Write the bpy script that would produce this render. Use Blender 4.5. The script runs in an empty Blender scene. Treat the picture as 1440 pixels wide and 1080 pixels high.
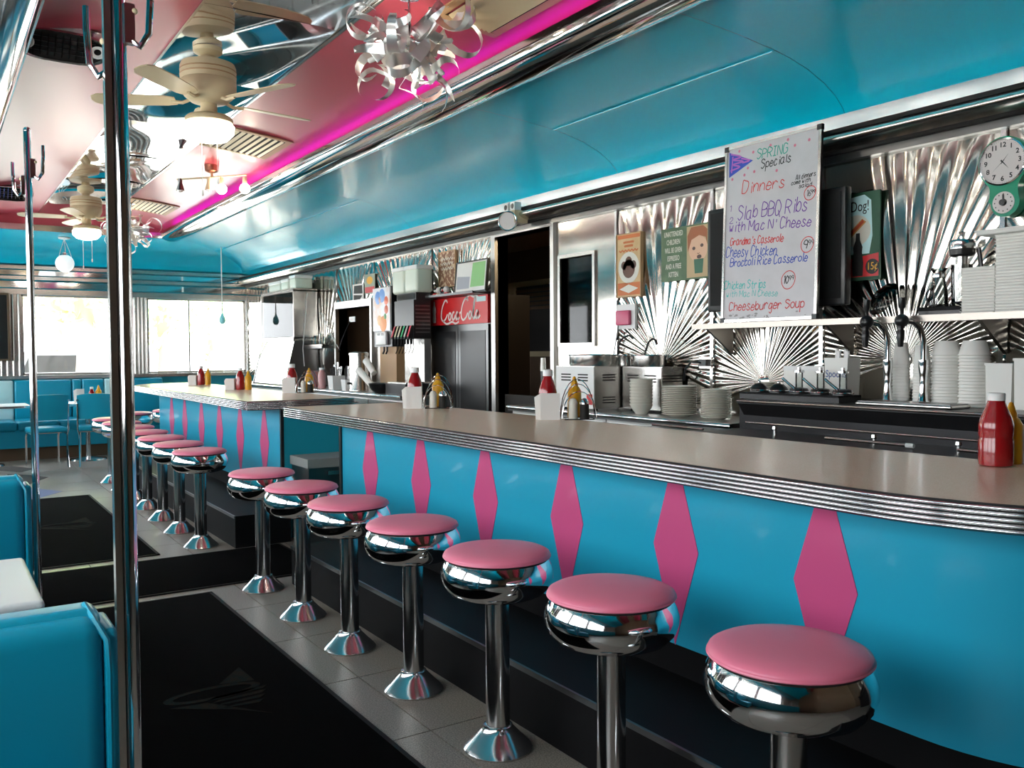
import bpy, bmesh, math, random
from math import sin, cos, pi, sqrt, atan2, radians
from mathutils import Vector, Matrix, Euler
random.seed(7)
SC = bpy.context.scene
COL = SC.collection

# ------------------------------------------------------------------ camera
FPX, YAW, PITCH, ROLL, CH = 1244.594, 0.58434, 0.03577, -0.00599, 1.508
_f = Vector((sin(YAW)*cos(PITCH), cos(YAW)*cos(PITCH), -sin(PITCH)))
_r = Vector((cos(YAW), -sin(YAW), 0)); _u = _r.cross(_f)
RIGHT = cos(ROLL)*_r + sin(ROLL)*_u; UP = -sin(ROLL)*_r + cos(ROLL)*_u; FWD = _f
cd = bpy.data.cameras.new('camera'); cam = bpy.data.objects.new('camera', cd); COL.objects.link(cam)
M = Matrix((RIGHT, UP, -FWD)).transposed().to_4x4(); M.translation = (0, 0, CH); cam.matrix_world = M
cd.sensor_width = 36; cd.lens = FPX/1440*36; cd.clip_start = .05; cd.clip_end = 300
SC.camera = cam
def P(px, py, X=None, Y=None, Z=None):
    d = FWD + RIGHT*((px-720)/FPX) + UP*((540-py)/FPX); o = Vector((0, 0, CH))
    a, v = (0, X) if X is not None else ((1, Y) if Y is not None else (2, Z))
    return o + d*((v-o[a])/d[a])

# ------------------------------------------------------------------ world and exposure
SKY = 9.0
w = bpy.data.worlds.new('world'); SC.world = w; w.use_nodes = True
bg = w.node_tree.nodes['Background']; bg.inputs[0].default_value = (.93, .97, 1, 1); bg.inputs[1].default_value = SKY
SC.view_settings.view_transform = 'Standard'; SC.view_settings.look = 'None'
SC.view_settings.gamma = 1; SC.view_settings.exposure = 0.0
try:
    SC.view_settings.use_curve_mapping = False
    SC.cycles.use_denoising = True
    SC.cycles.max_bounces = 10; SC.cycles.diffuse_bounces = 5; SC.cycles.glossy_bounces = 5; SC.cycles.transparent_max_bounces = 16
    SC.cycles.caustics_reflective = True; SC.cycles.blur_glossy = 1.0; SC.cycles.sample_clamp_indirect = 6
except Exception: pass

# room
XL, XR, YN, YF = -1.25, 4.65, -2.4, 15.3
SILL, WTOP, COVE = 1.2, 2.43, 2.87
def portal(loc, rot, sx, sy):      # daylight portal filling a window opening
    l = bpy.data.lights.new('window_daylight', 'AREA'); l.shape = 'RECTANGLE'; l.size = sx; l.size_y = sy; l.energy = 1
    l.cycles.is_portal = True
    o = bpy.data.objects.new('window_daylight', l); COL.objects.link(o); o.location = loc; o.rotation_euler = rot
sl = bpy.data.lights.new('sun', 'SUN'); sl.energy = 55; sl.angle = .02; sl.color = (1, .96, .9)
sun = bpy.data.objects.new('sun', sl); COL.objects.link(sun); sun.rotation_euler = Vector((-.75, .35, -1)).to_track_quat('-Z', 'Y').to_euler()
portal((XL-.13, 7.5, (SILL+WTOP)/2), (0, -pi/2, 0), WTOP-SILL, 15.5)
portal((1.7, YF+.13, (SILL+WTOP)/2), (-pi/2, 0, 0), 5.8, WTOP-SILL)

# ------------------------------------------------------------------ helpers
def wloc(o):
    v = Vector((0, 0, 0))
    while o is not None: v += o.location; o = o.parent
    return v
class MB:
    def __init__(s): s.v = []; s.f = []
    def add(s, vs, fs):
        n = len(s.v); s.v += [tuple(v) for v in vs]; s.f += [tuple(n+i for i in f) for f in fs]; return s
    def box(s, a, b):
        x0, x1 = sorted((a[0], b[0])); y0, y1 = sorted((a[1], b[1])); z0, z1 = sorted((a[2], b[2]))
        return s.add([(x0,y0,z0),(x1,y0,z0),(x1,y1,z0),(x0,y1,z0),(x0,y0,z1),(x1,y0,z1),(x1,y1,z1),(x0,y1,z1)],
                     [(3,2,1,0),(4,5,6,7),(0,1,5,4),(1,2,6,5),(2,3,7,6),(3,0,4,7)])
    def cbox(s, c, d): return s.box([c[i]-d[i]/2 for i in range(3)], [c[i]+d[i]/2 for i in range(3)])
    def rbox(s, a, b, r, seg=3):      # box rounded in plan and slightly at top/bottom
        x0, x1 = sorted((a[0], b[0])); y0, y1 = sorted((a[1], b[1])); z0, z1 = sorted((a[2], b[2]))
        r = min(r, (x1-x0)/2.01, (y1-y0)/2.01, (z1-z0)/2.01); rings = []
        for i in range(seg+1):
            t = pi/2*i/seg; rings.append((z0+r-r*cos(t), r*(1-sin(t))))
        for i in range(seg+1):
            t = pi/2*i/seg; rings.append((z1-r+r*sin(t), r*(1-cos(t))))
        vs = []; n = 4*(seg+1)
        for z, ins in rings:
            rr = r-ins*.999
            for k, (cx, cy) in enumerate(((x1-r, y1-r), (x0+r, y1-r), (x0+r, y0+r), (x1-r, y0+r))):
                for j in range(seg+1):
                    t = pi/2*(k+j/seg); vs.append((cx+rr*cos(t), cy+rr*sin(t), z))
        fs = [(i*n+j, i*n+(j+1) % n, (i+1)*n+(j+1) % n, (i+1)*n+j) for i in range(len(rings)-1) for j in range(n)]
        fs += [tuple(range(n-1, -1, -1)), tuple((len(rings)-1)*n+j for j in range(n))]
        return s.add(vs, fs)
    def lathe(s, prof, c=(0, 0, 0), n=24, ax=(0, 0, 1), caps=True):
        ax = Vector(ax).normalized(); q = Vector((0, 0, 1)).rotation_difference(ax); c = Vector(c); vs = []
        for r, z in prof:
            for j in range(n):
                t = 2*pi*j/n; vs.append(c+q @ Vector((r*cos(t), r*sin(t), z)))
        m = len(prof); fs = [(i*n+j, i*n+(j+1) % n, (i+1)*n+(j+1) % n, (i+1)*n+j) for i in range(m-1) for j in range(n)]
        if caps: fs += [tuple(range(n-1, -1, -1)), tuple((m-1)*n+j for j in range(n))]
        return s.add(vs, fs)
    def cyl(s, a, b, r, n=12, r2=None):
        a = Vector(a); b = Vector(b); L = (b-a).length
        return s.lathe([(r, 0), (r if r2 is None else r2, L)], a, n, b-a)
    def tube(s, pts, r, n=8, closed=False):
        pts = [Vector(p) for p in pts]; m = len(pts); vs = []; up = None
        for i in range(m):
            a = pts[(i-1) % m] if (closed or i) else pts[0]; b = pts[(i+1) % m] if (closed or i < m-1) else pts[-1]
            t = (b-a).normalized()
            if up is None: up = t.orthogonal().normalized()
            up = (up-t*up.dot(t)); up = up.normalized() if up.length > 1e-6 else t.orthogonal().normalized()
            sd = t.cross(up); rr = r[i] if isinstance(r, (list, tuple)) else r
            for j in range(n):
                g = 2*pi*j/n; vs.append(pts[i]+(up*cos(g)+sd*sin(g))*rr)
        k = m if closed else m-1
        fs = [(i*n+j, i*n+(j+1) % n, ((i+1) % m)*n+(j+1) % n, ((i+1) % m)*n+j) for i in range(k) for j in range(n)]
        if not closed: fs += [tuple(range(n-1, -1, -1)), tuple((m-1)*n+j for j in range(n))]
        return s.add(vs, fs)
    def prism(s, poly, f, t):         # poly: 2-D points, f(u,v,w) -> 3-D, w from t[0] to t[1]
        n = len(poly); vs = [f(u, v, t[0]) for u, v in poly]+[f(u, v, t[1]) for u, v in poly]
        return s.add(vs, [tuple(range(n-1, -1, -1)), tuple(range(n, 2*n))]+[(i, (i+1) % n, n+(i+1) % n, n+i) for i in range(n)])
    def grid(s, pts):                 # rows of points
        m, n = len(pts), len(pts[0])
        return s.add([p for r in pts for p in r], [(i*n+j, i*n+j+1, (i+1)*n+j+1, (i+1)*n+j) for i in range(m-1) for j in range(n-1)])
    def ball(s, c, r, n=12, sq=(1, 1, 1)):
        prof = [(max(1e-4, r*sin(pi*i/n)), -r*cos(pi*i/n)) for i in range(n+1)]; k = len(s.v); s.lathe(prof, (0, 0, 0), n*2 if n < 10 else n*2)
        s.v[k:] = [(c[0]+x*sq[0], c[1]+y*sq[1], c[2]+z*sq[2]) for x, y, z in s.v[k:]]; return s
    def build(s, name, mat, parent=None, world=True, smooth=38, kind=None, fix=False):
        off = wloc(parent) if (world and parent is not None) else Vector((0, 0, 0))
        me = bpy.data.meshes.new(name); me.from_pydata([(x-off.x, y-off.y, z-off.z) for x, y, z in s.v], [], s.f); me.validate()
        if fix:
            bm = bmesh.new(); bm.from_mesh(me); bmesh.ops.remove_doubles(bm, verts=bm.verts, dist=1e-5)
            bmesh.ops.recalc_face_normals(bm, faces=bm.faces); bm.to_mesh(me); bm.free()
        if smooth:
            me.polygons.foreach_set('use_smooth', [True]*len(me.polygons)); me.set_sharp_from_angle(angle=radians(smooth))
        me.materials.append(mat); return link(name, me, parent, kind)
def link(name, data, parent=None, kind=None):
    o = bpy.data.objects.new(name, data); COL.objects.link(o)
    if parent is not None: o.parent = parent
    if kind: o['kind'] = kind
    return o
def T(name, label, cat, loc=(0, 0, 0), group=None, rz=0, rot=None):
    o = bpy.data.objects.new(name, None); COL.objects.link(o); o.location = loc; o.empty_display_size = .1
    o.rotation_euler = rot if rot is not None else (0, 0, rz); return tag(o, label, cat, group)
def tag(o, label, cat, group=None):
    o['label'] = label; o['category'] = cat
    if group: o['group'] = group
    return o
def copytree(o, loc, label=None, rz=None, parent=None):
    c = o.copy(); COL.objects.link(c)
    if parent is not None: c.parent = parent
    if loc is not None: c.location = loc
    if rz is not None: c.rotation_euler = (0, 0, rz)
    if label: c['label'] = label
    for ch in list(o.children): copytree(ch, None, parent=c)
    return c
WALLROT = Matrix(((0, 0, -1), (-1, 0, 0), (0, 1, 0))).to_euler()      # u -> -Y, v -> Z, n -> -X : things facing the aisle from the back wall
ORD = ['first', 'second', 'third', 'fourth', 'fifth', 'sixth', 'seventh', 'eighth', 'ninth', 'tenth', 'eleventh', 'twelfth', 'thirteenth', 'fourteenth', 'fifteenth', 'sixteenth', 'seventeenth', 'eighteenth', 'nineteenth', 'twentieth']

# ------------------------------------------------------------------ materials
def mat(name, col, rough=.5, metal=0, emit=None, es=0, noise=None, bump=None, coat=0, spec=.5, aniso=None, trans=0, ior=1.45):
    m = bpy.data.materials.new(name); m.use_nodes = True; nt = m.node_tree; b = nt.nodes['Principled BSDF']
    b.inputs['Base Color'].default_value = (*col, 1); b.inputs['Roughness'].default_value = rough; b.inputs['Metallic'].default_value = metal
    b.inputs['Specular IOR Level'].default_value = spec; b.inputs['Coat Weight'].default_value = coat; b.inputs['IOR'].default_value = ior
    b.inputs['Coat Roughness'].default_value = .06; b.inputs['Transmission Weight'].default_value = trans
    if emit: b.inputs['Emission Color'].default_value = (*emit, 1); b.inputs['Emission Strength'].default_value = es
    def tex(scale, det, st=None):
        c = nt.nodes.new('ShaderNodeTexCoord'); n = nt.nodes.new('ShaderNodeTexNoise'); n.inputs['Scale'].default_value = scale; n.inputs['Detail'].default_value = det
        src = c.outputs['Object']
        if st:
            mp = nt.nodes.new('ShaderNodeMapping'); mp.inputs['Scale'].default_value = st; nt.links.new(src, mp.inputs[0]); src = mp.outputs[0]
        nt.links.new(src, n.inputs['Vector']); return n
    if noise:                          # (scale, second colour, contrast lo, hi, stretch)
        n = tex(noise[0], 5, noise[4] if len(noise) > 4 else None); r = nt.nodes.new('ShaderNodeValToRGB')
        r.color_ramp.elements[0].position = noise[2]; r.color_ramp.elements[1].position = noise[3]
        r.color_ramp.elements[0].color = (*col, 1); r.color_ramp.elements[1].color = (*noise[1], 1)
        nt.links.new(n.outputs['Fac'], r.inputs[0]); nt.links.new(r.outputs[0], b.inputs['Base Color'])
    if bump:                           # (scale, strength, distance, stretch)
        n = tex(bump[0], 3, bump[3] if len(bump) > 3 else None); k = nt.nodes.new('ShaderNodeBump'); k.inputs['Strength'].default_value = bump[1]; k.inputs['Distance'].default_value = bump[2]
        nt.links.new(n.outputs['Fac'], k.inputs['Height']); nt.links.new(k.outputs[0], b.inputs['Normal'])
    return m
def glassmat(name, tint=(1, 1, 1), gl=.08):
    m = bpy.data.materials.new(name); m.use_nodes = True; nt = m.node_tree; nt.nodes.clear()
    o = nt.nodes.new('ShaderNodeOutputMaterial'); t = nt.nodes.new('ShaderNodeBsdfTransparent'); g = nt.nodes.new('ShaderNodeBsdfGlossy'); x = nt.nodes.new('ShaderNodeMixShader')
    l = nt.nodes.new('ShaderNodeLayerWeight'); l.inputs['Blend'].default_value = gl*2
    t.inputs[0].default_value = (*tint, 1); g.inputs['Roughness'].default_value = .03; g.inputs[0].default_value = (1, 1, 1, 1)
    nt.links.new(l.outputs['Fresnel'], x.inputs[0]); nt.links.new(t.outputs[0], x.inputs[1]); nt.links.new(g.outputs[0], x.inputs[2]); nt.links.new(x.outputs[0], o.inputs[0])
    return m
C = {}
C['chrome'] = mat('chrome', (.86, .87, .88), .07, 1)
C['chromed'] = mat('worn chrome', (.72, .72, .72), .16, 1, bump=(9, .05, .01))
C['steel'] = mat('stainless steel', (.62, .6, .57), .24, 1, bump=(3, .04, .02))
C['steeld'] = mat('dark stainless steel', (.16, .16, .16), .3, 1)
C['shelf'] = mat('dull shelf steel', (.30, .27, .24), .3, 1)
C['bsteel'] = mat('blackened steel', (.03, .03, .032), .3, .8)
C['rib'] = mat('polished rib', (.8, .8, .8), .14, 1)
C['brush'] = mat('brushed steel', (.55, .54, .52), .33, 1, bump=(60, .06, .004, (1, .03, 1)))
C['sheet'] = mat('stamped steel sheet', (.60, .57, .52), .1, 1, bump=(5, .02, .01))
C['mirror'] = mat('mirror sheet', (.88, .9, .92), .035, 1)
C['black'] = mat('black rubber', (.0035, .0035, .004), .55, spec=.16)
C['blackp'] = mat('black plastic', (.012, .012, .013), .3)
C['gap'] = mat('black filler', (.004, .004, .004), .8)
C['teal'] = mat('turquoise laminate', (.012, .33, .50), .28, bump=(140, .02, .002), coat=.15)
C['tealc'] = mat('turquoise gloss ceiling paint', (.0, .42, .58), .24, coat=.25, bump=(2.5, .05, .02))
C['tealv'] = mat('turquoise vinyl', (.004, .30, .44), .34, bump=(220, .06, .002))
C['tealw'] = mat('turquoise painted wall', (.006, .27, .36), .45)
C['palew'] = mat('pale mint panel', (.55, .78, .78), .45)
C['pinkl'] = mat('pink laminate', (.56, .075, .215), .3, coat=.1)
C['pinkv'] = mat('pink vinyl', (.78, .2, .3), .36, bump=(300, .05, .001))
C['pinkc'] = mat('rose gloss ceiling panel', (.42, .06, .09), .28, coat=0, bump=(40, .03, .002, (.04, 1, 1)))
C['top'] = mat('beige counter laminate', (.68, .51, .37), .27, noise=(260, (.76, .60, .46), .35, .65), coat=.05)
C['floor'] = mat('terrazzo', (.13, .115, .095), .36, noise=(170, (.28, .25, .21), .42, .62), bump=(90, .05, .002))
C['floord'] = mat('dark terrazzo', (.09, .08, .07), .38, noise=(170, (.20, .18, .155), .42, .62))
C['grout'] = mat('grout', (.03, .028, .025), .8)
C['bluef'] = mat('blue terrazzo inlay', (.05, .07, .24), .35, noise=(170, (.1, .13, .33), .4, .65))
C['mat'] = mat('black ribbed carpet mat', (.0015, .0015, .0016), .95, spec=.03)
C['matl'] = mat('faded mat print', (.016, .012, .009), .9, spec=.03, noise=(30, (.008, .012, .012), .4, .6))
C['white'] = mat('white enamel', (.78, .78, .76), .35)
C['foam'] = mat('white foam', (.83, .82, .77), .6)
C['china'] = mat('cream china', (.72, .69, .6), .2, coat=.3)
C['plast'] = mat('translucent white plastic', (.62, .68, .58), .4)
C['cream'] = mat('cream enamel', (.62, .52, .33), .4)
C['wood'] = mat('tan laminate', (.42, .26, .13), .5)
C['glass'] = glassmat('window glass')
C['glassd'] = glassmat('smoked glass', (.25, .25, .24), .12)
C['jar'] = glassmat('clear jar glass', (.86, .88, .86), .2)
C['dark'] = mat('dark interior', (.02, .018, .015), .7)
C['brown'] = mat('brown wall', (.11, .065, .035), .7)
C['ketchup'] = mat('ketchup', (.28, .006, .008), .18, coat=.5)
C['redp'] = mat('red plastic', (.5, .015, .02), .3)
C['mustard'] = mat('mustard', (.72, .36, .015), .3)
C['paper'] = mat('white paper', (.74, .72, .68), .7)
C['board'] = mat('whiteboard', (.60, .585, .60), .3, noise=(7, (.54, .52, .53), .3, .75))
C['red'] = mat('cooler red', (.55, .012, .014), .35)
C['green'] = mat('jadeite green', (.005, .24, .13), .28, coat=.3)
C['signgreen'] = mat('sign green', (.06, .115, .055), .5, noise=(12, (.09, .15, .075), .4, .7))
C['dial'] = mat('dial', (.68, .62, .6), .45)
C['ink'] = mat('black ink', (.01, .01, .01), .5)
C['bulb'] = mat('lit bulb', (1, 1, 1), .4, emit=(1, .86, .66), es=70)
C['bowl'] = mat('lit frosted glass', (.9, .88, .82), .4, emit=(1, .93, .82), es=9)
C['bulboff'] = mat('unlit bulb', (.85, .85, .82), .2)
C['neon'] = mat('magenta neon', (1, .1, .5), .4, emit=(1, .0, 1.0), es=11)
C['globe'] = mat('white globe', (.85, .88, .88), .15, emit=(1, 1, 1), es=.6)
C['alum'] = mat('curled aluminium ribbon', (.93, .92, .9), .3, .85)
C['asph'] = mat('parking lot', (.6, .6, .58), .8)
C['lawn'] = mat('lawn', (.35, .48, .18), .9, noise=(3, (.45, .55, .25), .3, .7))
C['leaf'] = mat('leaves', (.42, .55, .2), .6, noise=(2, (.55, .66, .3), .3, .7))
C['bark'] = mat('bark', (.20, .17, .14), .9)
def ink(name, c): return mat(name, c, .5)
# ------------------------------------------------------------------ floor
def S(o): o['kind'] = 'structure'; return o
floor = S(MB().box((XL-.2, YN-.2, -.12), (XR+2.4, YF+.2, -.012)).build('floor', C['grout']))
TL = .705
def slab(x0, y0, x1, y1, m, name='floor_tile'):
    return MB().box((x0+.003, y0+.003, -.012), (x1-.003, y1-.003, 0)).build(name, m, floor, smooth=0)
xs = [XL, -.47, .235, .94, 1.645, 2.35]
for j in range(26):
    y0 = 3.09-8*TL+j*TL; y1 = min(y0+TL, YF)
    for i in range(5):
        slab(xs[i], max(y0, YN), xs[i+1], y1, C['floor'])
MB().box((2.353, YN, -.012), (XR, YF, -.001)).build('floor_behind_counter', C['floord'], floor, smooth=0)
MB().box((XR, YN, -.012), (XR+2.3, YF, -.001)).build('kitchen_floor', C['floord'], floor, smooth=0)
# dark and blue pointed inlays near the far seats
def inlay(pp, m):
    pts = [P(x, y, Z=0) for x, y in pp]
    MB().prism([(p.x, p.y) for p in pts], lambda u, v, w_: (u, v, w_), (-.004, .0015)).build('floor_inlay', m, floor, smooth=0)
inlay([(20, 682), (42, 681), (68, 671), (40, 668), (10, 667)], C['dark'])
inlay([(42, 704), (88, 691), (40, 686), (5, 688), (10, 706)], C['bluef'])
inlay([(0, 662), (30, 664), (50, 659), (20, 656), (-20, 655)], C['dark'])

# ------------------------------------------------------------------ back wall (right)
wr = S(link('wall_right', None)); 
def wbox(y0, y1, z0, z1, x0=XR, x1=XR+.12, m='dark', name='wall_section'):
    return MB().box((x0, y0, z0), (x1, y1, z1)).build(name, C[m], wr, smooth=0)
DY0, DY1, DZ = 6.36, 7.27, 2.62      # kitchen doorway
FR0, FR1, FRZ = 7.36, 8.58, 2.10     # cooler niche
PW = (5.78, 6.23, 1.585, 2.32)       # pass window
HO = (10.15, 11.25, 1.2, 2.1)       # hatch opening
wbox(YN, PW[0], 0, COVE); wbox(PW[0], PW[1], 0, PW[2]); wbox(PW[0], PW[1], PW[3], COVE); wbox(PW[1], DY0, 0, COVE)
wbox(DY0, DY1, DZ, COVE); wbox(DY1, FR0, 0, COVE); wbox(FR0, FR1, FRZ, COVE); wbox(FR1, HO[0], 0, COVE)
wbox(HO[0], HO[1], 0, HO[2]); wbox(HO[0], HO[1], HO[3], COVE); wbox(HO[1], YF, 0, COVE)
wbox(YN, YF, COVE, 3.64)
def fan_panel(y0, y1, z0, z1, cz, nray=30, x=XR-.001, amp=.0085):
    cy = (y0+y1)/2; hw = (y1-y0)/2-.012; b = MB(); rows = []; sub = 6; n = nray*sub
    for i in range(n+1):
        t = -.12*pi+(1.24*pi)*i/n; dy, dz = cos(t), sin(t); ts = []
        if abs(dy) > 1e-6: ts.append(hw/abs(dy))
        if dz > 1e-6: ts.append((z1-cz)/dz)
        elif dz < -1e-6: ts.append((z0-cz)/dz)
        R = min(ts); row = []; r0 = .05
        if cz < z0: r0 = min(R, (z0-cz)/dz) if dz > .08 else R
        if dz < 0 and cz < z0: continue
        ph = (i % sub)/sub; bump = .5-.5*cos(2*pi*ph)
        for k in range(10):
            r = r0+(R-r0)*k/9; a = amp*min(1, r/.35)*bump
            if k == 9: a *= .2
            row.append((x-.002-a, cy+dy*r, cz+dz*r))
        rows.append(row)
    b.grid(rows)
    o = b.build('sunburst_panel', C['sheet'], wr, smooth=50)
    m = MB().box((x, y0+.012, z0), (x-.002, y1-.012, z1)); m.build('panel_backing', C['sheet'], wr, smooth=0)
    m = cz > z0 and MB().lathe([(.05, 0), (.05, .006), (.03, .014), (.001, .016)], (x, cy, cz), 16, (-1, 0, 0)).build('sunburst_boss', C['sheet'], wr)
edges = [5.488, 4.446, 3.529, 2.425, 1.4, .38, -.65, YN]
for a, b_, cz in zip(edges[1:], edges[:-1], (1.42, 1.30, 1.45, 1.35, 1.35, 1.35, 1.35)): fan_panel(a, b_, 1.06, 2.68, cz)
ledges = [8.59, 10.1, 11.3, 12.3, 13.3, 14.3, YF-.02]
fan_panel(7.36, 8.58, 2.11, 2.68, 1.9, 26)
for a, b_ in zip(ledges[2:-1], ledges[3:]): fan_panel(a, b_, 1.06, 2.68, 1.3)
fan_panel(8.6, 10.1, 2.2, 2.68, 1.8, 26); fan_panel(10.1, 11.3, 2.2, 2.68, 1.8, 26)
for y in edges[:-1]+ledges[2:]:
    MB().box((XR-.018, y-.013, 1.06), (XR, y+.013, 2.68)).build('panel_joint', C['chromed'], wr, smooth=0)
# flat polished sheets round the pass window and doorway
def sheet(y0, y1, z0, z1, m='sheet', t=.006): return MB().box((XR-t, y0, z0), (XR, y1, z1)).build('flat_steel_sheet', C[m], wr, smooth=0)
sheet(5.5, PW[0], 1.06, 2.68); sheet(PW[0], PW[1], 1.06, PW[2]); sheet(PW[0], PW[1], PW[3], 2.68); sheet(PW[1], DY0, 0, 2.68)
sheet(FR1, 10.1, 1.06, 2.2, 'shelf'); sheet(10.1, 11.3, 1.06, HO[2], 'shelf'); sheet(10.1, 11.3, HO[3], 2.2, 'shelf')
sheet(YN, 5.5, 0, 1.06); sheet(8.6, YF, 0, 1.06)
# door and hatch casings
for n, (y0, y1, z0, z1) in enumerate((( DY0-.05, DY0, 0, DZ+.05), (DY1, DY1+.07, 0, DZ+.05), (DY0, DY1, DZ, DZ+.05))):
    S(MB().box((XR-.035, y0, z0), (XR+.12, y1, z1)).build('trim_%d' % (n+1), C['brush'], smooth=0))
w1 = S(link('window_1', None))      # pass window to the kitchen
y0, y1, z0, z1 = PW
for a, b_ in (((y0-.03, z0-.03), (y1+.03, z0)), ((y0-.03, z1), (y1+.03, z1+.03)), ((y0-.03, z0), (y0, z1)), ((y1, z0), (y1+.03, z1))):
    MB().box((XR-.025, a[0], a[1]), (XR+.12, b_[0], b_[1])).build('window_frame', C['steel'], w1, smooth=0)
MB().box((XR+.03, y0, z0), (XR+.036, y1, z1)).build('pane', C['glassd'], w1, smooth=0)
for n, (a, b_) in enumerate((((HO[0]-.05, HO[2]-.05), (HO[1]+.05, HO[2])), ((HO[0]-.05, HO[3]), (HO[1]+.05, HO[3]+.09)), ((HO[0]-.05, HO[2]), (HO[0], HO[3])), ((HO[1], HO[2]), (HO[1]+.05, HO[3])))):
    S(MB().box((XR-.05, a[0], a[1]), (XR+.12, b_[0], b_[1])).build('trim_%d' % (n+4), C['brush'], smooth=0))
# kitchen beyond the doorway
kx = XR+2.2
wk = S(MB().box((kx, 4.2, 0), (kx+.1, 11.5, 2.9)).build('wall_kitchen', C['brown'], smooth=0))
S(MB().box((XR+.12, 4.1, 0), (kx+.1, 4.2, 2.9)).build('wall_kitchen_side', C['brown'], smooth=0))
S(MB().box((XR+.12, 11.5, 0), (kx+.1, 11.6, 2.9)).build('wall_kitchen_end', C['brown'], smooth=0))
S(MB().box((XR, 4.1, 2.9), (kx+.1, 11.6, 3.0)).build('ceiling_kitchen', C['wood'], smooth=0))
kw = S(link('window_2', None))
for a, b_ in (((9.0, 1.45), (10.6, 1.52)), ((9.0, 2.4), (10.6, 2.47)), ((9.0, 1.5), (9.07, 2.4)), ((10.2, 1.5), (10.6, 2.4))):
    MB().box((kx-.05, a[0], a[1]), (kx-.002, b_[0], b_[1])).build('window_frame', C['cream'], kw, smooth=0)
MB().box((kx-.02, 9.07, 1.5), (kx-.005, 10.2, 2.4)).build('pane', C['blackp'], kw, smooth=0)
for i in range(5): MB().box((kx-.03, 9.07, 2.36-.06*i), (kx-.02, 10.2, 2.32-.06*i)).build('slat', C['brown'], kw, smooth=0)
# grab handle on the swinging kitchen half-door
kl = tag(T('added_kitchen_lamp', 'added warm lamp, out of view in the kitchen, brightening the doorway', 'lamp', (5.75, 5.3, 2.9)), 'added warm lamp, out of view in the kitchen, brightening the doorway', 'lamp')  # lamp added out of view to keep the doorway from going black
MB().lathe([(.16, 0), (.16, -.02), (.14, -.03)], (5.75, 5.3, 2.9), 20).build('rim', C['cream'], kl); MB().lathe([(.14, -.03), (.11, -.07), (.05, -.09), (.001, -.095)], (5.75, 5.3, 2.9), 20, caps=False).build('diffuser', mat('added lamp glass', (.9, .85, .75), .4, emit=(1, .75, .45), es=60), kl)
kd = S(link('door_1', None))
MB().box((XR+.06, DY0+.02, .1), (XR+.1, DY1-.02, 1.1)).build('half_door', C['dark'], kd, smooth=0)

# ------------------------------------------------------------------ far and left walls with windows
def window_wall(name, n0, fx, a0, a1, openings, thick=.2, pil='steel'):
    wl = S(link(name, None))
    def bx(p, q, z0, z1, d0, d1, nm, m, par): return MB().box(fx(p, d0, z0), fx(q, d1, z1)).build(nm, C[m], par, smooth=0)
    bx(a0, a1, 0, SILL-.03, 0, thick, 'lower_wall', 'tealw', wl); bx(a0, a1, WTOP, 3.64, 0, thick, 'upper_wall', 'tealw', wl)
    e = [a0]+[v for o in openings for v in o]+[a1]
    for i in range(0, len(e), 2):
        if e[i+1]-e[i] < .02: continue
        bx(e[i], e[i+1], SILL-.03, WTOP, 0, thick, 'pillar', 'steel', wl)
        m = (e[i]+e[i+1])/2; nfl = max(2, int((e[i+1]-e[i])/.05))
        for k in range(min(nfl, 5)):
            c = e[i]+(k+.5)*(e[i+1]-e[i])/min(nfl, 5)
            MB().cyl(fx(c, -.012, SILL), fx(c, -.012, WTOP+.05), .017, 8).build('pillar_fluting', C['steel'], wl)
    for k, (z, dz, d) in enumerate(((2.43, .09, .03), (2.53, .10, .05), (2.65, .06, .07), (2.72, .08, .04), (2.81, .06, .06))):
        MB().box(fx(a0, 0, z), fx(a1, -d, z+dz-.008)).build('chrome_band', C['chrome' if k % 2 else 'steel'], wl, smooth=0)
    MB().box(fx(a0, .02, SILL-.055), fx(a1, -.07, SILL)).build('window_sill', C['steel'], wl, smooth=0)
    for i, (p, q) in enumerate(openings):
        w_ = S(link('window_%d' % (n0+i), None))
        for c in (((p, SILL), (p+.03, WTOP)), ((q-.03, SILL), (q, WTOP)), ((p, SILL), (q, SILL+.03)), ((p, WTOP-.03), (q, WTOP))):
            bx(c[0][0], c[1][0], c[0][1], c[1][1], .05, .1, 'window_frame', 'steel', w_)
        MB().box(fx(p+.03, .07, SILL+.03), fx(q-.03, .076, WTOP-.03)).build('pane', C['glass'], w_, smooth=0)
    return wl
px2x = lambda px: P(px, 480, Y=YF).x
wf = window_wall('wall_far', 3, lambda a, d, z: (a, YF+d, z), XL, XR, [(-.9, .82), (px2x(31), px2x(187)), (px2x(208), px2x(346))])
mx = px2x(267); MB().box((mx-.012, YF+.03, SILL), (mx+.012, YF+.11, WTOP)).build('window_mullion', C['brush'], wf, smooth=0)
wl_ = window_wall('wall_left', 6, lambda a, d, z: (XL-d, a, z), YN, YF, [(-2.2+i*1.95, -2.2+i*1.95+1.72) for i in range(1, 9) if -2.2+i*1.95+1.72 < YF])
wn = S(MB().box((XL-.2, YN-.2, 0), (XR+.12, YN, 3.64)).build('wall_near', C['brown'], smooth=0))

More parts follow.
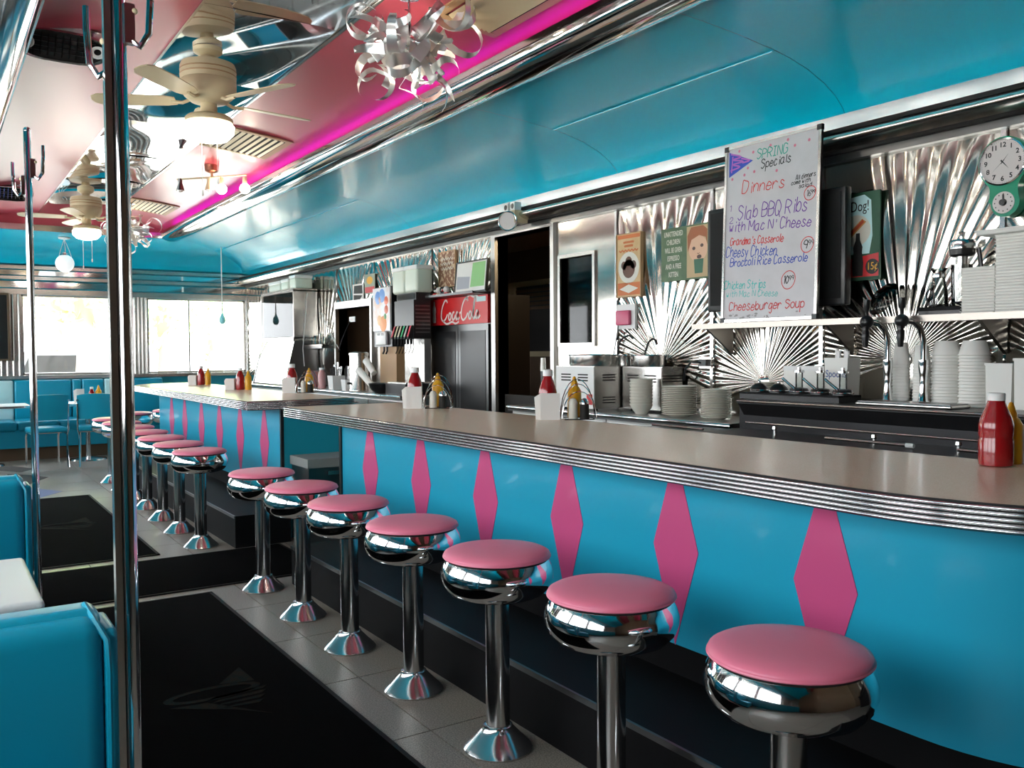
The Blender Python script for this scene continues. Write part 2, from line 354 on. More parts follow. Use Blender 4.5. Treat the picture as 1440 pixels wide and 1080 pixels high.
# ------------------------------------------------------------------ ceiling
ceil = S(MB().box((XL-.2, YN-.2, 3.62), (XR+.12, YF+.2, 3.7)).build('ceiling', C['dark'], smooth=0))
CX0, CX1, CYF = .33, 3.04, 13.6
def zc(x): return 3.33+.11*(1-((x-1.685)/1.2)**2)
seams = [YN, .8, 3.62, 6.45, 9.27, 12.1, CYF]
M0, M1 = 1.305, 2.11
def vault(x0, x1, y0, y1, nm, m, wav=0, nx=8, ny=6, gap=.003, lift=0):
    rows = []; rr = random.Random(int(y0*100)+int(x0*10))
    ph = [(rr.uniform(2, 6), rr.uniform(1, 4), rr.uniform(0, 6.3), rr.uniform(.4, 1)) for _ in range(5)]
    for i in range(nx+1):
        x = x0+gap+(x1-x0-2*gap)*i/nx; row = []
        for j in range(ny+1):
            y = y0+gap+(y1-y0-2*gap)*j/ny
            e = wav*sum(a*sin(kx_*x+ky*y+p) for kx_, ky, p, a in ph)*sin(pi*i/nx)**.5 if wav and 0 < i < nx else 0
            row.append((x, y, zc(x)+e+lift))
        rows.append(row)
    top = [[(x, y, z+.012) for x, y, z in r] for r in rows]
    b = MB(); b.grid(rows); n0 = len(b.v); b.grid(top)
    return b.build(nm, C[m], ceil, smooth=60)
for a, b_ in zip(seams[:-1], seams[1:]):
    vault(CX0, M0, a, b_, 'rose_ceiling_panel', 'pinkc'); vault(M1, CX1, a, b_, 'rose_ceiling_panel', 'pinkc')
    h = (a+b_)/2
    for p, q in ((a, h), (h, b_)): vault(M0, M1, p, q, 'mirror_ceiling_panel', 'mirror', .0052, 24, 40, lift=.004)
    for x in (M0, M1):
        MB().box((x-.008, a, zc(x)-.008), (x+.008, b_, zc(x)+.002)).build('ceiling_strip', C['chromed'], ceil, smooth=0)
# coves: profile (distance from wall, height)
CP = [(.10, 2.885), (.13, 2.93), (.2, 2.99), (.3, 3.045), (.45, 3.10), (.6, 3.135), (.72, 3.155), (.74, 3.157), (1.0, 3.185), (1.3, 3.205), (1.51, 3.213)]
def cove(side, a0, a1, mit0=False, mit1=False, m='tealc'):
    rows = []
    for d, z in CP:
        e0 = a0+(d if mit0 else .0015); e1 = a1-(d if mit1 else .0015); row = []
        for k in range(7):
            t = e0+(e1-e0)*k/6
            row.append({'R': (XR-d, t, z), 'L': (XL+d, t, z), 'F': (t, YF-d*1.09, z)}[side])
        rows.append(row)
    top = [[(x, y, z+.015) for x, y, z in r] for r in rows]
    MB().grid(rows).build('turquoise_cove_panel', C[m], ceil, smooth=60)
cs = [YN, -.1, 1.75, 3.3, 5.35, 8.9, 11.7, YF]
for i in range(7):
    cove('R', cs[i], cs[i+1], mit1=i == 6); cove('L', cs[i], cs[i+1], mit1=i == 6)
    for sd in (1, -1):
        x = XR-.735 if sd > 0 else XL+.735
        if i in (1, 3, 5, 0, 6): MB().box((x-.006, cs[i]+.01, 3.148), (x+.006, min(cs[i+1], YF-.75)-.01, 3.153)).build('cove_batten', C['tealc'], ceil, smooth=0)
cove('F', XL, XR, True, True)
# chrome beams round the raised centre
def beam(xc, sgn, n):
    hw, dp = .15, .1; ys = [YN+i*(13.45-YN)/12 for i in range(13)]+[13.5, 13.55, 13.58]
    prof = [(-hw*cos(pi*t/12), -dp*sin(pi*t/12)**.8) for t in range(13)]
    rows = []
    for y in ys:
        k = 1 if y < 13.46 else max(.02, sqrt(max(0, 1-((y-13.45)/.135)**2)))
        rows.append([(xc+sgn*(u*k), y, 3.235+v*k) for u, v in prof])
    b = S(MB().grid(rows).build('trim_%d' % n, C['chrome'], smooth=60))
    MB().box((xc-hw*sgn-.012*sgn, YN, 3.225), (xc-hw*sgn+.004*sgn, 13.45, 3.262)).build('beam_lip', C['chromed'], b, smooth=0)
    MB().box((xc+hw*sgn-.01*sgn, YN, 3.212), (xc+hw*sgn+.03*sgn, 13.45, 3.224)).build('beam_flange', C['steeld'], b, smooth=0)
    return b
bR = beam(3.01, 1, 8); bL = beam(.36, -1, 9)
S(MB().box((.3, 13.56, 3.19), (3.1, 13.64, 3.27)).build('trim_10', C['chromed'], smooth=0))
S(MB().box((.3, 13.585, 3.27), (3.08, 13.60, 3.5)).build('trim_11', C['pinkc'], smooth=0))
# cornice over the back bar
def sweep_y(prof, y0, y1, nm, m, par=None, n=2):
    rows = [[(x, y0+(y1-y0)*k/n, z) for k in range(n+1)] for x, z in prof]
    return MB().grid(rows).build(nm, C[m], par, smooth=50)
cor = S(link('trim_12', None))
YC = YF-.02
sweep_y([(4.552, 2.9), (4.53, 2.897), (4.522, 2.815), (4.53, 2.812)], YN, YC, 'cornice_strip', 'chromed', cor)
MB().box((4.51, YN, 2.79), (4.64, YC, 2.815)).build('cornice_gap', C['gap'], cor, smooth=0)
sweep_y([(4.56-.095*sin(pi*t/10)**.8-.02, 2.79-.095*t/10) for t in range(11)], YN, YC, 'cornice_roll', 'steel', cor)
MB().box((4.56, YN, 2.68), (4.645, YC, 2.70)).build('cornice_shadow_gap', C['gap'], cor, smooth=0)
MB().box((4.60, YN, 2.64), (4.645, YC, 2.68)).build('cornice_rail', C['steeld'], cor, smooth=0)

# ------------------------------------------------------------------ outside
S(MB().box((-40, -30, -.4), (45, 60, -.35)).build('ground_outside', C['asph'], smooth=0))
def tree(x, y, h, r, label, seed):
    t = T('tree', label, 'tree', (x, y, -.35), 'trees beyond the far windows'); rr = random.Random(seed)
    MB().tube([(x, y, -.35), (x+.05, y, h*.3), (x-.05, y+.1, h*.6), (x+.1, y, h)], [.36, .28, .2, .06], 10).build('trunk', C['bark'], t)
    b = MB()
    for k in range(900):
        while True:
            v = Vector((rr.uniform(-1, 1), rr.uniform(-1, 1), rr.uniform(-1, 1)))
            if .25 < v.length < 1: break
        c = Vector((x, y, h*.8))+Vector((v.x*r, v.y*r, v.z*r*.8)); a = Vector((rr.gauss(0, 1), rr.gauss(0, 1), rr.gauss(0, 1))).normalized(); q = a.orthogonal().normalized()
        s = rr.uniform(.12, .3); b.add([c-a*s, c+q*s*.5, c+a*s, c-q*s*.5], [(0, 1, 2, 3)])
    b.build('foliage', C['leaf'], t, smooth=0, kind='stuff')
tr = P(121, 480, Y=24); tree(tr.x, 24, 5.0, 2.3, 'tree with a visible trunk outside the left far window', 1)
tr = P(75, 430, Y=33); tree(tr.x, 33, 6.5, 2.2, 'leafy tree high in the left far window', 2)
tr = P(232, 440, Y=30); tree(tr.x, 30, 4.6, 2.6, 'pale leafy tree outside the right far window', 3)
tr = P(300, 440, Y=36); tree(tr.x, 36, 4.6, 3.2, 'distant pale tree behind the pie case end of the window', 4)
p0 = P(65, 520, Y=30); vx = p0.x
v = T('parked_truck', 'grey pickup truck parked outside the left far window', 'truck', (vx, 30, -.35))
MB().rbox((vx-2.4, 29.2, .15), (vx+2.4, 31, .95), .12).build('body', mat('truck paint', (.45, .46, .5), .3), v)
MB().prism([(-.9, .95), (1.2, .95), (.95, 1.6), (-.6, 1.6)], lambda a, b_, c: (vx+a, c, b_), (29.3, 30.9)).build('cab', mat('cab paint', (.22, .23, .25), .3), v)
MB().prism([(-.7, 1.0), (1.0, 1.0), (.85, 1.5), (-.5, 1.5)], lambda a, b_, c: (vx+a, c, b_), (29.285, 29.3)).build('side_window', C['blackp'], v)
for dx in (-1.5, 1.5):
    for yy in (29.15, 30.85): MB().cyl((vx+dx, yy, 0), (vx+dx, yy+.22, 0), .35, 18).build('wheel', C['black'], v)
# ------------------------------------------------------------------ counters
CF, CB, CZ, CT = 2.126, 3.03, 1.128, .073
def path_near(ins):     # outline of the front: from the gap end, along the front, round the near end
    r = .904-ins; pts = [(CB, 6.15-ins*.0), (CF+ins, 6.15)]
    pts += [(CF+ins, 6.15-(6.15-1.475)*k/14) for k in range(1, 15)]
    pts += [(CB-r*cos(t), 1.475-r*sin(t)) for t in [pi/2*k/16 for k in range(1, 17)]]
    return pts
def path_far(ins):
    r = .904-ins; yc = 11.5
    pts = [(CB-r*cos(t), yc+r*sin(t)) for t in [pi/2*k/16 for k in range(16, 0, -1)]]
    pts += [(CF+ins, yc-(yc-7.03)*k/12) for k in range(0, 13)]+[(CB, 7.03)]
    return pts
def offs(path, d):      # shift a polyline sideways (left of travel is outside)
    out = []; n = len(path)
    for i in range(n):
        a = Vector(path[max(i-1, 0)]); b = Vector(path[i]); c = Vector(path[min(i+1, n-1)])
        n1 = (b-a).normalized() if (b-a).length > 1e-6 else (c-b).normalized(); n2 = (c-b).normalized() if (c-b).length > 1e-6 else n1
        q1 = Vector((n1.y, -n1.x)); q2 = Vector((n2.y, -n2.x)); m = (q1+q2)
        if m.length < 1e-6: m = q1
        m.normalize(); k = d/max(.35, m.dot(q1)); out.append((b.x+m.x*k, b.y+m.y*k))
    return out
def counter(name, label, path, ye, pend, plat, dia, rev, sgn=1):
    root = T(name, label, 'counter', (2.6, (path(0)[4][1]+path(0)[-4][1])/2, 0)); p = path(0)
    MB().prism(p if rev else p[::-1], lambda u, v, w_: (u, v, w_), (CZ-CT, CZ)).build('countertop', C['top'], root, fix=True)
    b = MB(); b.grid([[(x, y, z) for x, y in offs(p, sgn*.0012)] for z in (CZ-.001, CZ-CT)]); b.build('edge_backing', C['gap'], root)
    for k in range(5):
        zc_ = CZ-.0095-k*.0140
        b = MB(); b.grid([[(x, y, zc_+.0054*cos(a)) for x, y in offs(p, sgn*(.0015+.0085*sin(a)))] for a in [pi*q/8 for q in range(9)]]); b.build('edge_rib', C['rib'], root, smooth=80)
    b = MB(); b.grid([[(x, y, z) for x, y in offs(p, sgn*d)] for d, z in ((.001, CZ+.0012), (.0035, CZ-.0005), (.0035, CZ-.003), (.001, CZ-.0032))]); b.build('edge_bead', C['blackp'], root)
    # front panel, kick board and step
    def lower(ins, z0, z1, nm, m, th=.02):
        q = [v for v in path(ins) if v[0] < CB-.001]; q = [(x, min(max(y, pend[0]), pend[1])) for x, y in q]
        b = MB(); b.grid([[(x, y, z) for x, y in q] for z in (z0, z1)]); q2 = offs(q, -sgn*th)
        b.grid([[(x, y, z) for x, y in q2] for z in (z1, z0)]); b.grid([[(x, y, z1) for x, y in q], [(x, y, z1) for x, y in q2]])
        return b.build(nm, C[m], root, fix=True)
    fp = lower(.274, .372, CZ-CT, 'front_panel', 'teal'); lower(.285, 0, .372, 'kick_board', 'black')
    for y in dia:
        hw, hh, zc_ = .122, .378, .748; zt = CZ-CT-.002; wt = hw*(1-(zt-zc_)/hh)
        MB().prism([(y-wt, zt), (y-hw, zc_), (y, zc_-hh), (y+hw, zc_), (y+wt, zt)], lambda u, v, w_: (w_, u, v), (CF+.2715, CF+.2745)).build('diamond', C['pinkl'], fp, smooth=0)
    y0, y1 = plat
    MB().box((1.965, y0, 0), (CF+.285, y1, .25)).build('foot_step', C['black'], root, smooth=0)
    MB().box((1.957, y0, .232), (1.968, y1, .254)).build('step_nosing', C['steeld'], root, smooth=0)
    MB().box((CF+.274, ye-.012, 0), (CB-.03, ye+.012, CZ-CT)).build('end_panel', C['tealw'], root, smooth=0)
    MB().box((CF+.262, ye-.016, .25), (CF+.286, ye+.016, CZ-CT)).build('corner_strip', C['blackp'], root, smooth=0)
    MB().box((CB-.035, pend[0]+.02, 0), (CB-.02, pend[1]-.02, CZ-CT)).build('service_side', C['steeld'], root, smooth=0)
    return root
counter('lunch_counter', 'long near lunch counter with beige top, ribbed chrome edge and pink diamonds', path_near, 5.79, (.7, 5.79), (.95, 5.6), [1.806, 2.488, 3.186, 3.884, 4.60, 5.307], False)
counter('lunch_counter', 'far lunch counter beyond the gap, rounded toward the end windows', path_far, 7.03, (7.03, 12.2), (6.87, 11.6), [7.475, 8.177, 8.865, 9.55, 10.27, 10.9], False)
# ------------------------------------------------------------------ stools
def make_stool():
    t = T('counter_stool', '', 'stool', (0, 0, 0), 'pink topped chrome counter stools')
    MB().lathe([(.001, 0), (.13, 0), (.132, .008), (.122, .02), (.095, .045), (.07, .072), (.058, .085), (.056, .092), (.05, .094), (.001, .094)], n=32, caps=False).build('base', C['chromed'], t, False)
    MB().lathe([(.046, .09), (.046, .60)], n=28).build('column', C['chromed'], t, False)
    MB().lathe([(.001, .585), (.10, .585), (.15, .592), (.182, .606), (.203, .63), (.213, .657), (.214, .68), (.207, .703), (.197, .722), (.192, .731), (.185, .731)], n=48, caps=False).build('seat_shell', C['chrome'], t, False, smooth=60)
    MB().lathe([(.186, .725), (.194, .729), (.196, .736), (.19, .74), (.18, .74)], n=40, caps=False).build('shadow_ring', C['blackp'], t, False)
    c = MB().lathe([(.188, .734), (.2, .738), (.204, .745), (.2, .754), (.185, .762), (.14, .769), (.08, .7725), (.001, .774)], n=48, caps=False).build('cushion', C['pinkv'], t, False, smooth=80)
    MB().tube([(.202*cos(2*pi*k/48), .202*sin(2*pi*k/48), .742) for k in range(48)], .004, 6, True).build('welt', C['pinkv'], c, False)
    return t
st = make_stool(); XS = 1.785
near = [(1.80, 1.46), (1.79, 2.145), (XS, 2.81), (XS, 3.51), (1.775, 4.2), (1.77, 4.86), (1.77, 5.58)]
nl = ['pink topped chrome stool nearest the camera at the long counter']+['pink topped chrome stool, %s from the near end of the long counter' % ORD[i] for i in range(1, 6)]+['pink topped chrome stool beside the gap between the two counters']
st.location = (*near[0], 0); st['label'] = nl[0]
for i in range(1, 7): copytree(st, (*near[i], 0), nl[i])
far = [(1.765, 7.106), (1.765, 7.8), (1.77, 8.47), (1.775, 9.17), (1.79, 9.88), (1.80, 10.6), (1.80, 11.3), (2.24, 12.2), (2.72, 12.55)]
for i, p in enumerate(far):
    lab = 'pink topped chrome stool, %s along the far counter counting from the gap' % ORD[i] if i < 7 else ('pink topped chrome stool at the rounded end of the far counter, left one', 'pink topped chrome stool at the rounded end, half hidden by the far counter')[i-7]
    copytree(st, (*p, 0), lab)
# ------------------------------------------------------------------ floor mats
def fmat(x0, y0, x1, y1, label, logo=None):
    t = T('floor_mat', label, 'mat', ((x0+x1)/2, (y0+y1)/2, 0), 'black floor mats in the aisle')
    MB().rbox((x0+.02, y0+.02, .001), (x1-.02, y1-.02, .012), .01).build('carpet', C['mat'], t)
    b = MB()
    for a, c in (((x0, y0), (x1, y0+.03)), ((x0, y1-.03), (x1, y1)), ((x0, y0), (x0+.03, y1)), ((x1-.03, y0), (x1, y1))): b.box((a[0], a[1], .0005), (c[0], c[1], .009))
    b.build('rubber_border', C['black'], t)
    if logo:                          # faded swoosh and star print
        cx, cy, s = logo; em = MB()
        f = lambda u, v, w_: (cx+u*s, cy+v*s, w_); z = (.012, .0128)
        ring = [(.42*cos(a), .16*sin(a)+.1) for a in [2*pi*k/28 for k in range(28)]]; inn = [(.34*cos(a), .1*sin(a)+.1) for a in [2*pi*k/28 for k in range(28)]]
        for k in range(28): j = (k+1) % 28; em.prism([ring[k], ring[j], inn[j], inn[k]], f, z)
        em.prism([(.1, .28), (.38, .62), (.4, .2), (.22, .24)], f, z)
        for k in range(4): em.prism([(.0, .0-.09*k), (.46-.04*k, .03-.1*k), (.4-.04*k, -.03-.1*k), (-.1+.03*k, -.05-.08*k)], f, z)
        em.prism([(-.4, -.05), (-.1, -.1), (.3, -.62), (.05, -.36)], f, z)
        em.build('printed_emblem', C['matl'], t, smooth=0)
fmat(.52, 2.0, 1.47, 5.68, 'large black mat with faded emblem in the near aisle', (1.02, 3.9, .5))
fmat(.5, 5.80, 2.3, 6.82, 'black cross runner mat leading into the gap between the counters')
fmat(.42, 6.97, 1.43, 10.4, 'black mat with faded emblem in the far aisle', (.98, 8.6, .55))
# ------------------------------------------------------------------ booths, table, poles
def bench(name, label, x0, x1, y, top, seat=True, z0=.0):
    t = T(name, label, 'booth', ((x0+x1)/2, y, 0), 'turquoise vinyl booths')
    bk = MB().rbox((x0, y-.10, .5), (x1, y-.005, top), .045, 5).build('back_cushion', C['tealv'], t)
    MB().rbox((x0, y+.005, .5), (x1, y+.10, top), .045, 5).build('back_cushion', C['tealv'], t)
    MB().rbox((x0, y-.055, top-.05), (x1, y+.055, top+.012), .03, 4).build('top_roll', C['tealv'], t)
    for s in (-1, 1):
        MB().rbox((x0, y+s*.1, .36), (x1, y+s*.56, .5), .05, 4).build('seat_cushion', C['tealv'], t)
        MB().box((x0+.02, y+s*.05, .1), (x1-.02, y+s*.52, .36)).build('seat_box', C['tealw'], t, smooth=0)
        MB().box((x0+.02, y+s*.05, 0), (x1-.03, y+s*.48, .1)).build('plinth', C['black'], t, smooth=0)
    MB().rbox((x1-.002, y-.085, .1), (x1+.028, y+.085, top-.03), .013, 3).build('end_panel', C['tealv'], t)
    MB().tube([(x1+.004, y-.1, .5), (x1+.004, y-.104, .8), (x1+.002, y-.098, top-.05), (x1-.02, y-.07, top-.005), (x1-.03, y, top+.014)], .007, 6).build('piping', C['tealv'], bk)
    return t
bench('booth_bench', 'turquoise vinyl booth bench at lower left, back toward the camera', XL+.03, .322, 2.25, .915)
bench('booth_bench', 'turquoise vinyl booth bench behind the white table, beside the thin pole', XL+.03, .375, 4.85, .92)
t = T('booth_table', 'white topped booth table between the two turquoise benches', 'table', (-.4, 3.2, 0))
MB().rbox((XL+.04, 2.86, .765), (.27, 3.53, .80), .016, 3).build('table_top', C['white'], t)
MB().cyl((-.4, 3.2, .06), (-.4, 3.2, .765), .04, 20).build('pedestal', C['chromed'], t)
MB().lathe([(.001, 0), (.26, 0), (.25, .02), (.08, .05), (.05, .07), (.001, .07)], (-.4, 3.2, 0), 28, caps=False).build('base', C['chromed'], t)
def pole(x, y, r, top, label, hooks, flat_bar=False):
    t = T('coat_pole', label, 'pole', (x, y, 0), 'chrome coat poles on the booth ends')
    MB().lathe([(r*2.1, 0), (r*2.1, .008), (r*1.1, .016)], (x, y, 0), 20).build('foot_flange', C['chromed'], t)
    if flat_bar: MB().box((x-r-.016, y-.014, .02), (x-r-.001, y+.014, top-.05)).build('flat_bar', C['steel'], t, smooth=0)
    MB().cyl((x, y, .01), (x, y, top), r, 20).build('tube', C['chrome'], t); MB().ball((x, y, top), r*1.05, 8).build('cap', C['chrome'], t)
    for i, (z, a) in enumerate(hooks):
        d = Vector((cos(a), sin(a), 0)); o = Vector((x, y, z)); h = MB().cbox(tuple(o+d*(r+.006)), (.022, .022, .09)).build('hook_bracket', C['chromed'], t)
        MB().tube([tuple(o+d*r+Vector((0, 0, -.03))), tuple(o+d*(r+.03)+Vector((0, 0, -.05))), tuple(o+d*(r+.05)+Vector((0, 0, -.02))), tuple(o+d*(r+.055)+Vector((0, 0, .06))), tuple(o+d*(r+.055)+Vector((0, 0, .11)))], .008, 8).build('hook_prong', C['chrome'], h)
        MB().ball(tuple(o+d*(r+.018)+Vector((0, 0, .03))), .008, 6).build('screw', C['cream'], h)
pole(.389, 2.225, .0175, 2.62, 'thick looking chrome coat pole beside the nearest booth bench', [(2.27, -.5), (2.2, 2.6)], True)
pole(.428, 4.83, .0165, 2.58, 'thinner chrome coat pole further back beside the second booth bench', [(2.40, -.5), (2.32, 2.6)])
# ------------------------------------------------------------------ far seating
def wallbench():
    t = T('wall_banquette', 'turquoise and mint banquette running under the far windows', 'banquette', (1.6, 14.95, 0))
    y = YF
    MB().box((XL+.05, 14.45, 0), (3.2, y-.01, .28)).build('plinth', C['brown'], t, smooth=0)
    MB().box((XL+.05, 14.40, .18), (3.2, 14.62, .46)).build('seat_front', C['tealv'], t, smooth=0)
    xs_ = [XL+.05, 0, 1.06, 1.60, 2.15, 2.7, 3.2]
    for i in range(6):
        MB().rbox((xs_[i]+.004, 14.36, .42), (xs_[i+1]-.004, y-.2, .56), .04, 3).build('seat_cushion', C['tealv'], t)
    px_ = [XL+.05, -.3, .62, 1.08, 1.86, 2.0, 2.32, 2.62, 3.2]; cols = ['tealv', 'palew', 'palew', 'tealv', 'tealv', 'tealv', 'palew', 'tealv']
    for i, c in enumerate(cols): MB().rbox((px_[i]+.004, y-.2, .5), (px_[i+1]-.004, y-.075, 1.13), .03, 3).build('back_panel', C[c], t)
wallbench()
def far_table(x, y, label, gx):
    t = T('cafe_table', label, 'table', (x, y, 0), 'small tables by the far banquette')
    MB().rbox((x-gx, y-.36, .79), (x+gx, y+.36, .83), .015).build('table_top', C['white'], t)
    MB().box((x-gx-.004, y-.364, .795), (x+gx+.004, y-.355, .822)).build('edge_band', C['chromed'], t, smooth=0)
    MB().cyl((x, y, .04), (x, y, .79), .035, 14).build('pedestal', C['chromed'], t)
    MB().lathe([(.001, 0), (.25, 0), (.24, .02), (.06, .05), (.001, .05)], (x, y, 0), 24, caps=False).build('base', C['chromed'], t)
far_table(.62, 13.95, 'white cafe table at the left edge in front of the banquette', .55)
far_table(1.92, 14.0, 'cafe table behind the two chrome chairs, holding a condiment set', .5)
def make_chair():
    t = T('dinette_chair', '', 'chair', (0, 0, 0), 'turquoise dinette chairs')      # faces +Y
    MB().rbox((-.22, -.2, .47), (.22, .23, .54), .03, 4).build('seat', C['tealv'], t, False)
    b = MB(); rows = []
    for i in range(9):
        x = -.22+.44*i/8; c = -.03*(1-(x/.22)**2)
        rows.append([(x, -.235+c, .64), (x, -.255+c, .8), (x, -.275+c, .965+.02*(1-(x/.22)**4)), (x, -.245+c, .965+.02*(1-(x/.22)**4)), (x, -.21+c, .8), (x, -.2+c, .64), (x, -.235+c, .64)])
    b.grid(rows); b.add([rows[0][k] for k in range(6)], [(0, 1, 2, 3, 4, 5)]); b.add([rows[-1][k] for k in range(6)], [(5, 4, 3, 2, 1, 0)]); b.build('backrest', C['tealv'], t, False)
    for s in (-1, 1):
        MB().tube([(s*.215, -.29, .86), (s*.215, -.255, .7), (s*.215, -.235, .5), (s*.2, -.23, .42), (s*.2, -.24, .2), (s*.2, -.29, 0)], .0125, 8).build('leg', C['chrome'], t, False)
        MB().tube([(s*.2, -.2, .455), (s*.2, .2, .455), (s*.2, .23, .40), (s*.2, .24, 0)], .0125, 8).build('leg', C['chrome'], t, False)
        MB().cyl((s*.215, -.30, .9), (s*.215, -.28, .9), .014, 10).build('back_bolt', C['chromed'], t, False)
    MB().tube([(-.2, .0, .455), (.2, .0, .455)], .01, 6).build('stretcher', C['chromed'], t, False)
    return t
ch = make_chair(); c1 = P(75, 655, Z=0); ch.location = (1.33, 13.42, 0); ch.rotation_euler.z = .12; ch['label'] = 'turquoise dinette chair with chrome legs, left of the pair beyond the aisle'
copytree(ch, (1.93, 13.36, 0), 'turquoise dinette chair with chrome legs, right one, partly behind the pole', -.15)
# ------------------------------------------------------------------ magenta neon hidden on the beam ledge
n_ = T('neon_tube', 'magenta neon tube lying along the ledge of the chrome beam', 'neon', (2.97, 6, 3.215))
MB().cyl((2.97, YN+.2, 3.215), (2.97, 13.3, 3.215), .007, 8).build('tube', C['neon'], n_)
# ------------------------------------------------------------------ ceiling fans
def fan(x, y, rot, label):
    zt = zc(x)-.004; t = T('ceiling_fan', label, 'fan', (x, y, zt), 'cream ceiling fans under the mirror strip')
    def L(nm, prof, m, n=28): return MB().lathe([(r, z) for r, z in prof], (x, y, zt), n, caps=False).build(nm, C[m], t, smooth=45)
    L('canopy', [(.001, 0), (.09, 0), (.088, -.025), (.06, -.045), (.04, -.05), (.001, -.05)], 'cream')
    L('neck', [(.045, -.045), (.04, -.1)], 'cream', 18)
    h = L('motor_housing', [(.001, -.085), (.12, -.088), (.162, -.10), (.17, -.12), (.17, -.20), (.165, -.205), (.17, -.21), (.17, -.255), (.15, -.30), (.11, -.335), (.06, -.345), (.001, -.345)], 'cream', 36)
    for z in (-.14, -.17): MB().lathe([(.1705, z), (.173, z-.004), (.1705, z-.008)], (x, y, zt), 36, caps=False).build('housing_groove', C['wood'], h)
    L('switch_cup', [(.001, -.34), (.05, -.345), (.052, -.40), (.045, -.42), (.001, -.42)], 'cream', 20)
    L('light_fitter', [(.04, -.415), (.13, -.425), (.145, -.44), (.145, -.465), (.13, -.475), (.001, -.475)], 'cream')
    L('light_bowl', [(.13, -.47), (.155, -.485), (.15, -.53), (.11, -.57), (.05, -.585), (.001, -.587)], 'bowl')
    for k in range(5):
        a = rot+2*pi*k/5; d = Vector((cos(a), sin(a), 0)); s = Vector((-sin(a), cos(a), 0)); o = Vector((x, y, zt-.315)); b = MB()
        ir = MB().tube([o+d*.1, o+d*.16+Vector((0, 0, -.025)), o+d*.23+Vector((0, 0, -.02))], .011, 6).build('blade_iron', C['cream'], t)
        prof = [(.2, .045), (.26, .06), (.5, .07), (.66, .066), (.70, .04), (.71, 0)]
        out = [o+d*r+s*w_+Vector((0, 0, -.018+w_*.2)) for r, w_ in prof]+[o+d*r-s*w_+Vector((0, 0, -.018-w_*.2)) for r, w_ in prof[-2::-1]]
        b.add(out+[p+Vector((0, 0, .006)) for p in out], [tuple(range(len(out))), tuple(range(2*len(out)-1, len(out)-1, -1))]+[(i, (i+1) % len(out), len(out)+(i+1) % len(out), len(out)+i) for i in range(len(out))])
        b.build('blade', C['cream'], t, smooth=0)
    for a, l_ in ((.4, .22), (2.2, .3)):
        q = (x+.06*cos(a), y+.06*sin(a)); c = MB().cyl((*q, zt-.42), (*q, zt-.6-l_), .0016, 5).build('pull_chain', C['white'], t); MB().lathe([(.002, .02), (.007, .01), (.007, -.015), (.002, -.02)], (*q, zt-.6-l_), 8).build('chain_bob', C['white'], c)
fan(1.53, 5.77, .15, 'near cream ceiling fan with lit frosted bowl')
fan(1.60, 11.4, .5, 'far cream ceiling fan with lit frosted bowl')
# ------------------------------------------------------------------ ribbon chandeliers
def chandelier(x, y, z, R, n, seed, label):
    zt = zc(x); t = T('ribbon_chandelier', label, 'chandelier', (x, y, zt), 'curled ribbon chandeliers'); rr = random.Random(seed)
    MB().lathe([(.001, 0), (.06, 0), (.055, -.02), (.012, -.03), (.001, -.03)], (x, y, zt), 20, caps=False).build('canopy', C['chrome'], t)
    MB().cyl((x, y, zt-.02), (x, y, z), .008, 8).build('stem', C['chrome'], t); MB().ball((x, y, z), .04, 8).build('hub', C['chrome'], t)
    o = Vector((x, y, z)); ga = pi*(3-sqrt(5))
    for k in range(n):
        zz = .55-1.5*(k+.5)/n; ph = ga*k; r_ = sqrt(max(.02, 1-zz*zz)); d = Vector((r_*cos(ph), r_*sin(ph), zz)); q = d.orthogonal().normalized(); q.rotate(Matrix.Rotation(rr.uniform(0, 6.28), 3, d)); s = d.cross(q)
        L = rr.uniform(.75, 1.0)*R; cr = rr.uniform(.15, .24)*R*1.25; wd = rr.uniform(.026, .042); turns = rr.uniform(1.0, 1.7); b = MB(); rows = []
        m = 22
        for i in range(m+1):
            u = i/m; an = turns*2*pi*u
            c = o+d*(.12*R+(L-.3*R)*min(1, u*1.6)+cr*sin(an)*u)+q*(cr*(1-cos(an))*(.4+.6*u))+s*(.06*R*u)
            wv = wd*(.45+.55*sin(pi*min(1, .15+u*.9)))*(1 if u < .9 else (1-u)*10*.8+.2)
            rows.append([c-s*wv, c+s*wv])
        b.grid(rows); b.build('ribbon', C['alum'], t, smooth=80)
    for k in range(7):
        zz = .35-1.1*(k+.5)/7; ph = 2.1+ga*k*2; r_ = sqrt(1-zz*zz); d = Vector((r_*cos(ph), r_*sin(ph), zz))
        sk = MB().cyl(o+d*.03, o+d*(.45*R), .014, 10).build('lamp_socket', C['chrome'], t)
        MB().lathe([(.013, 0), (.015, .04), (.013, .06), (.001, .068)], o+d*(.45*R), 10, d).build('bulb', C['bulb' if k in (0, 1, 5) else 'bulboff'], sk)
    return t
chandelier(2.2, 4.3, 3.165, .40, 30, 3, 'large curled aluminium ribbon chandelier nearest the camera')
chandelier(2.2, 12.0, 3.10, .36, 26, 5, 'far curled aluminium ribbon chandelier beside the far fan')
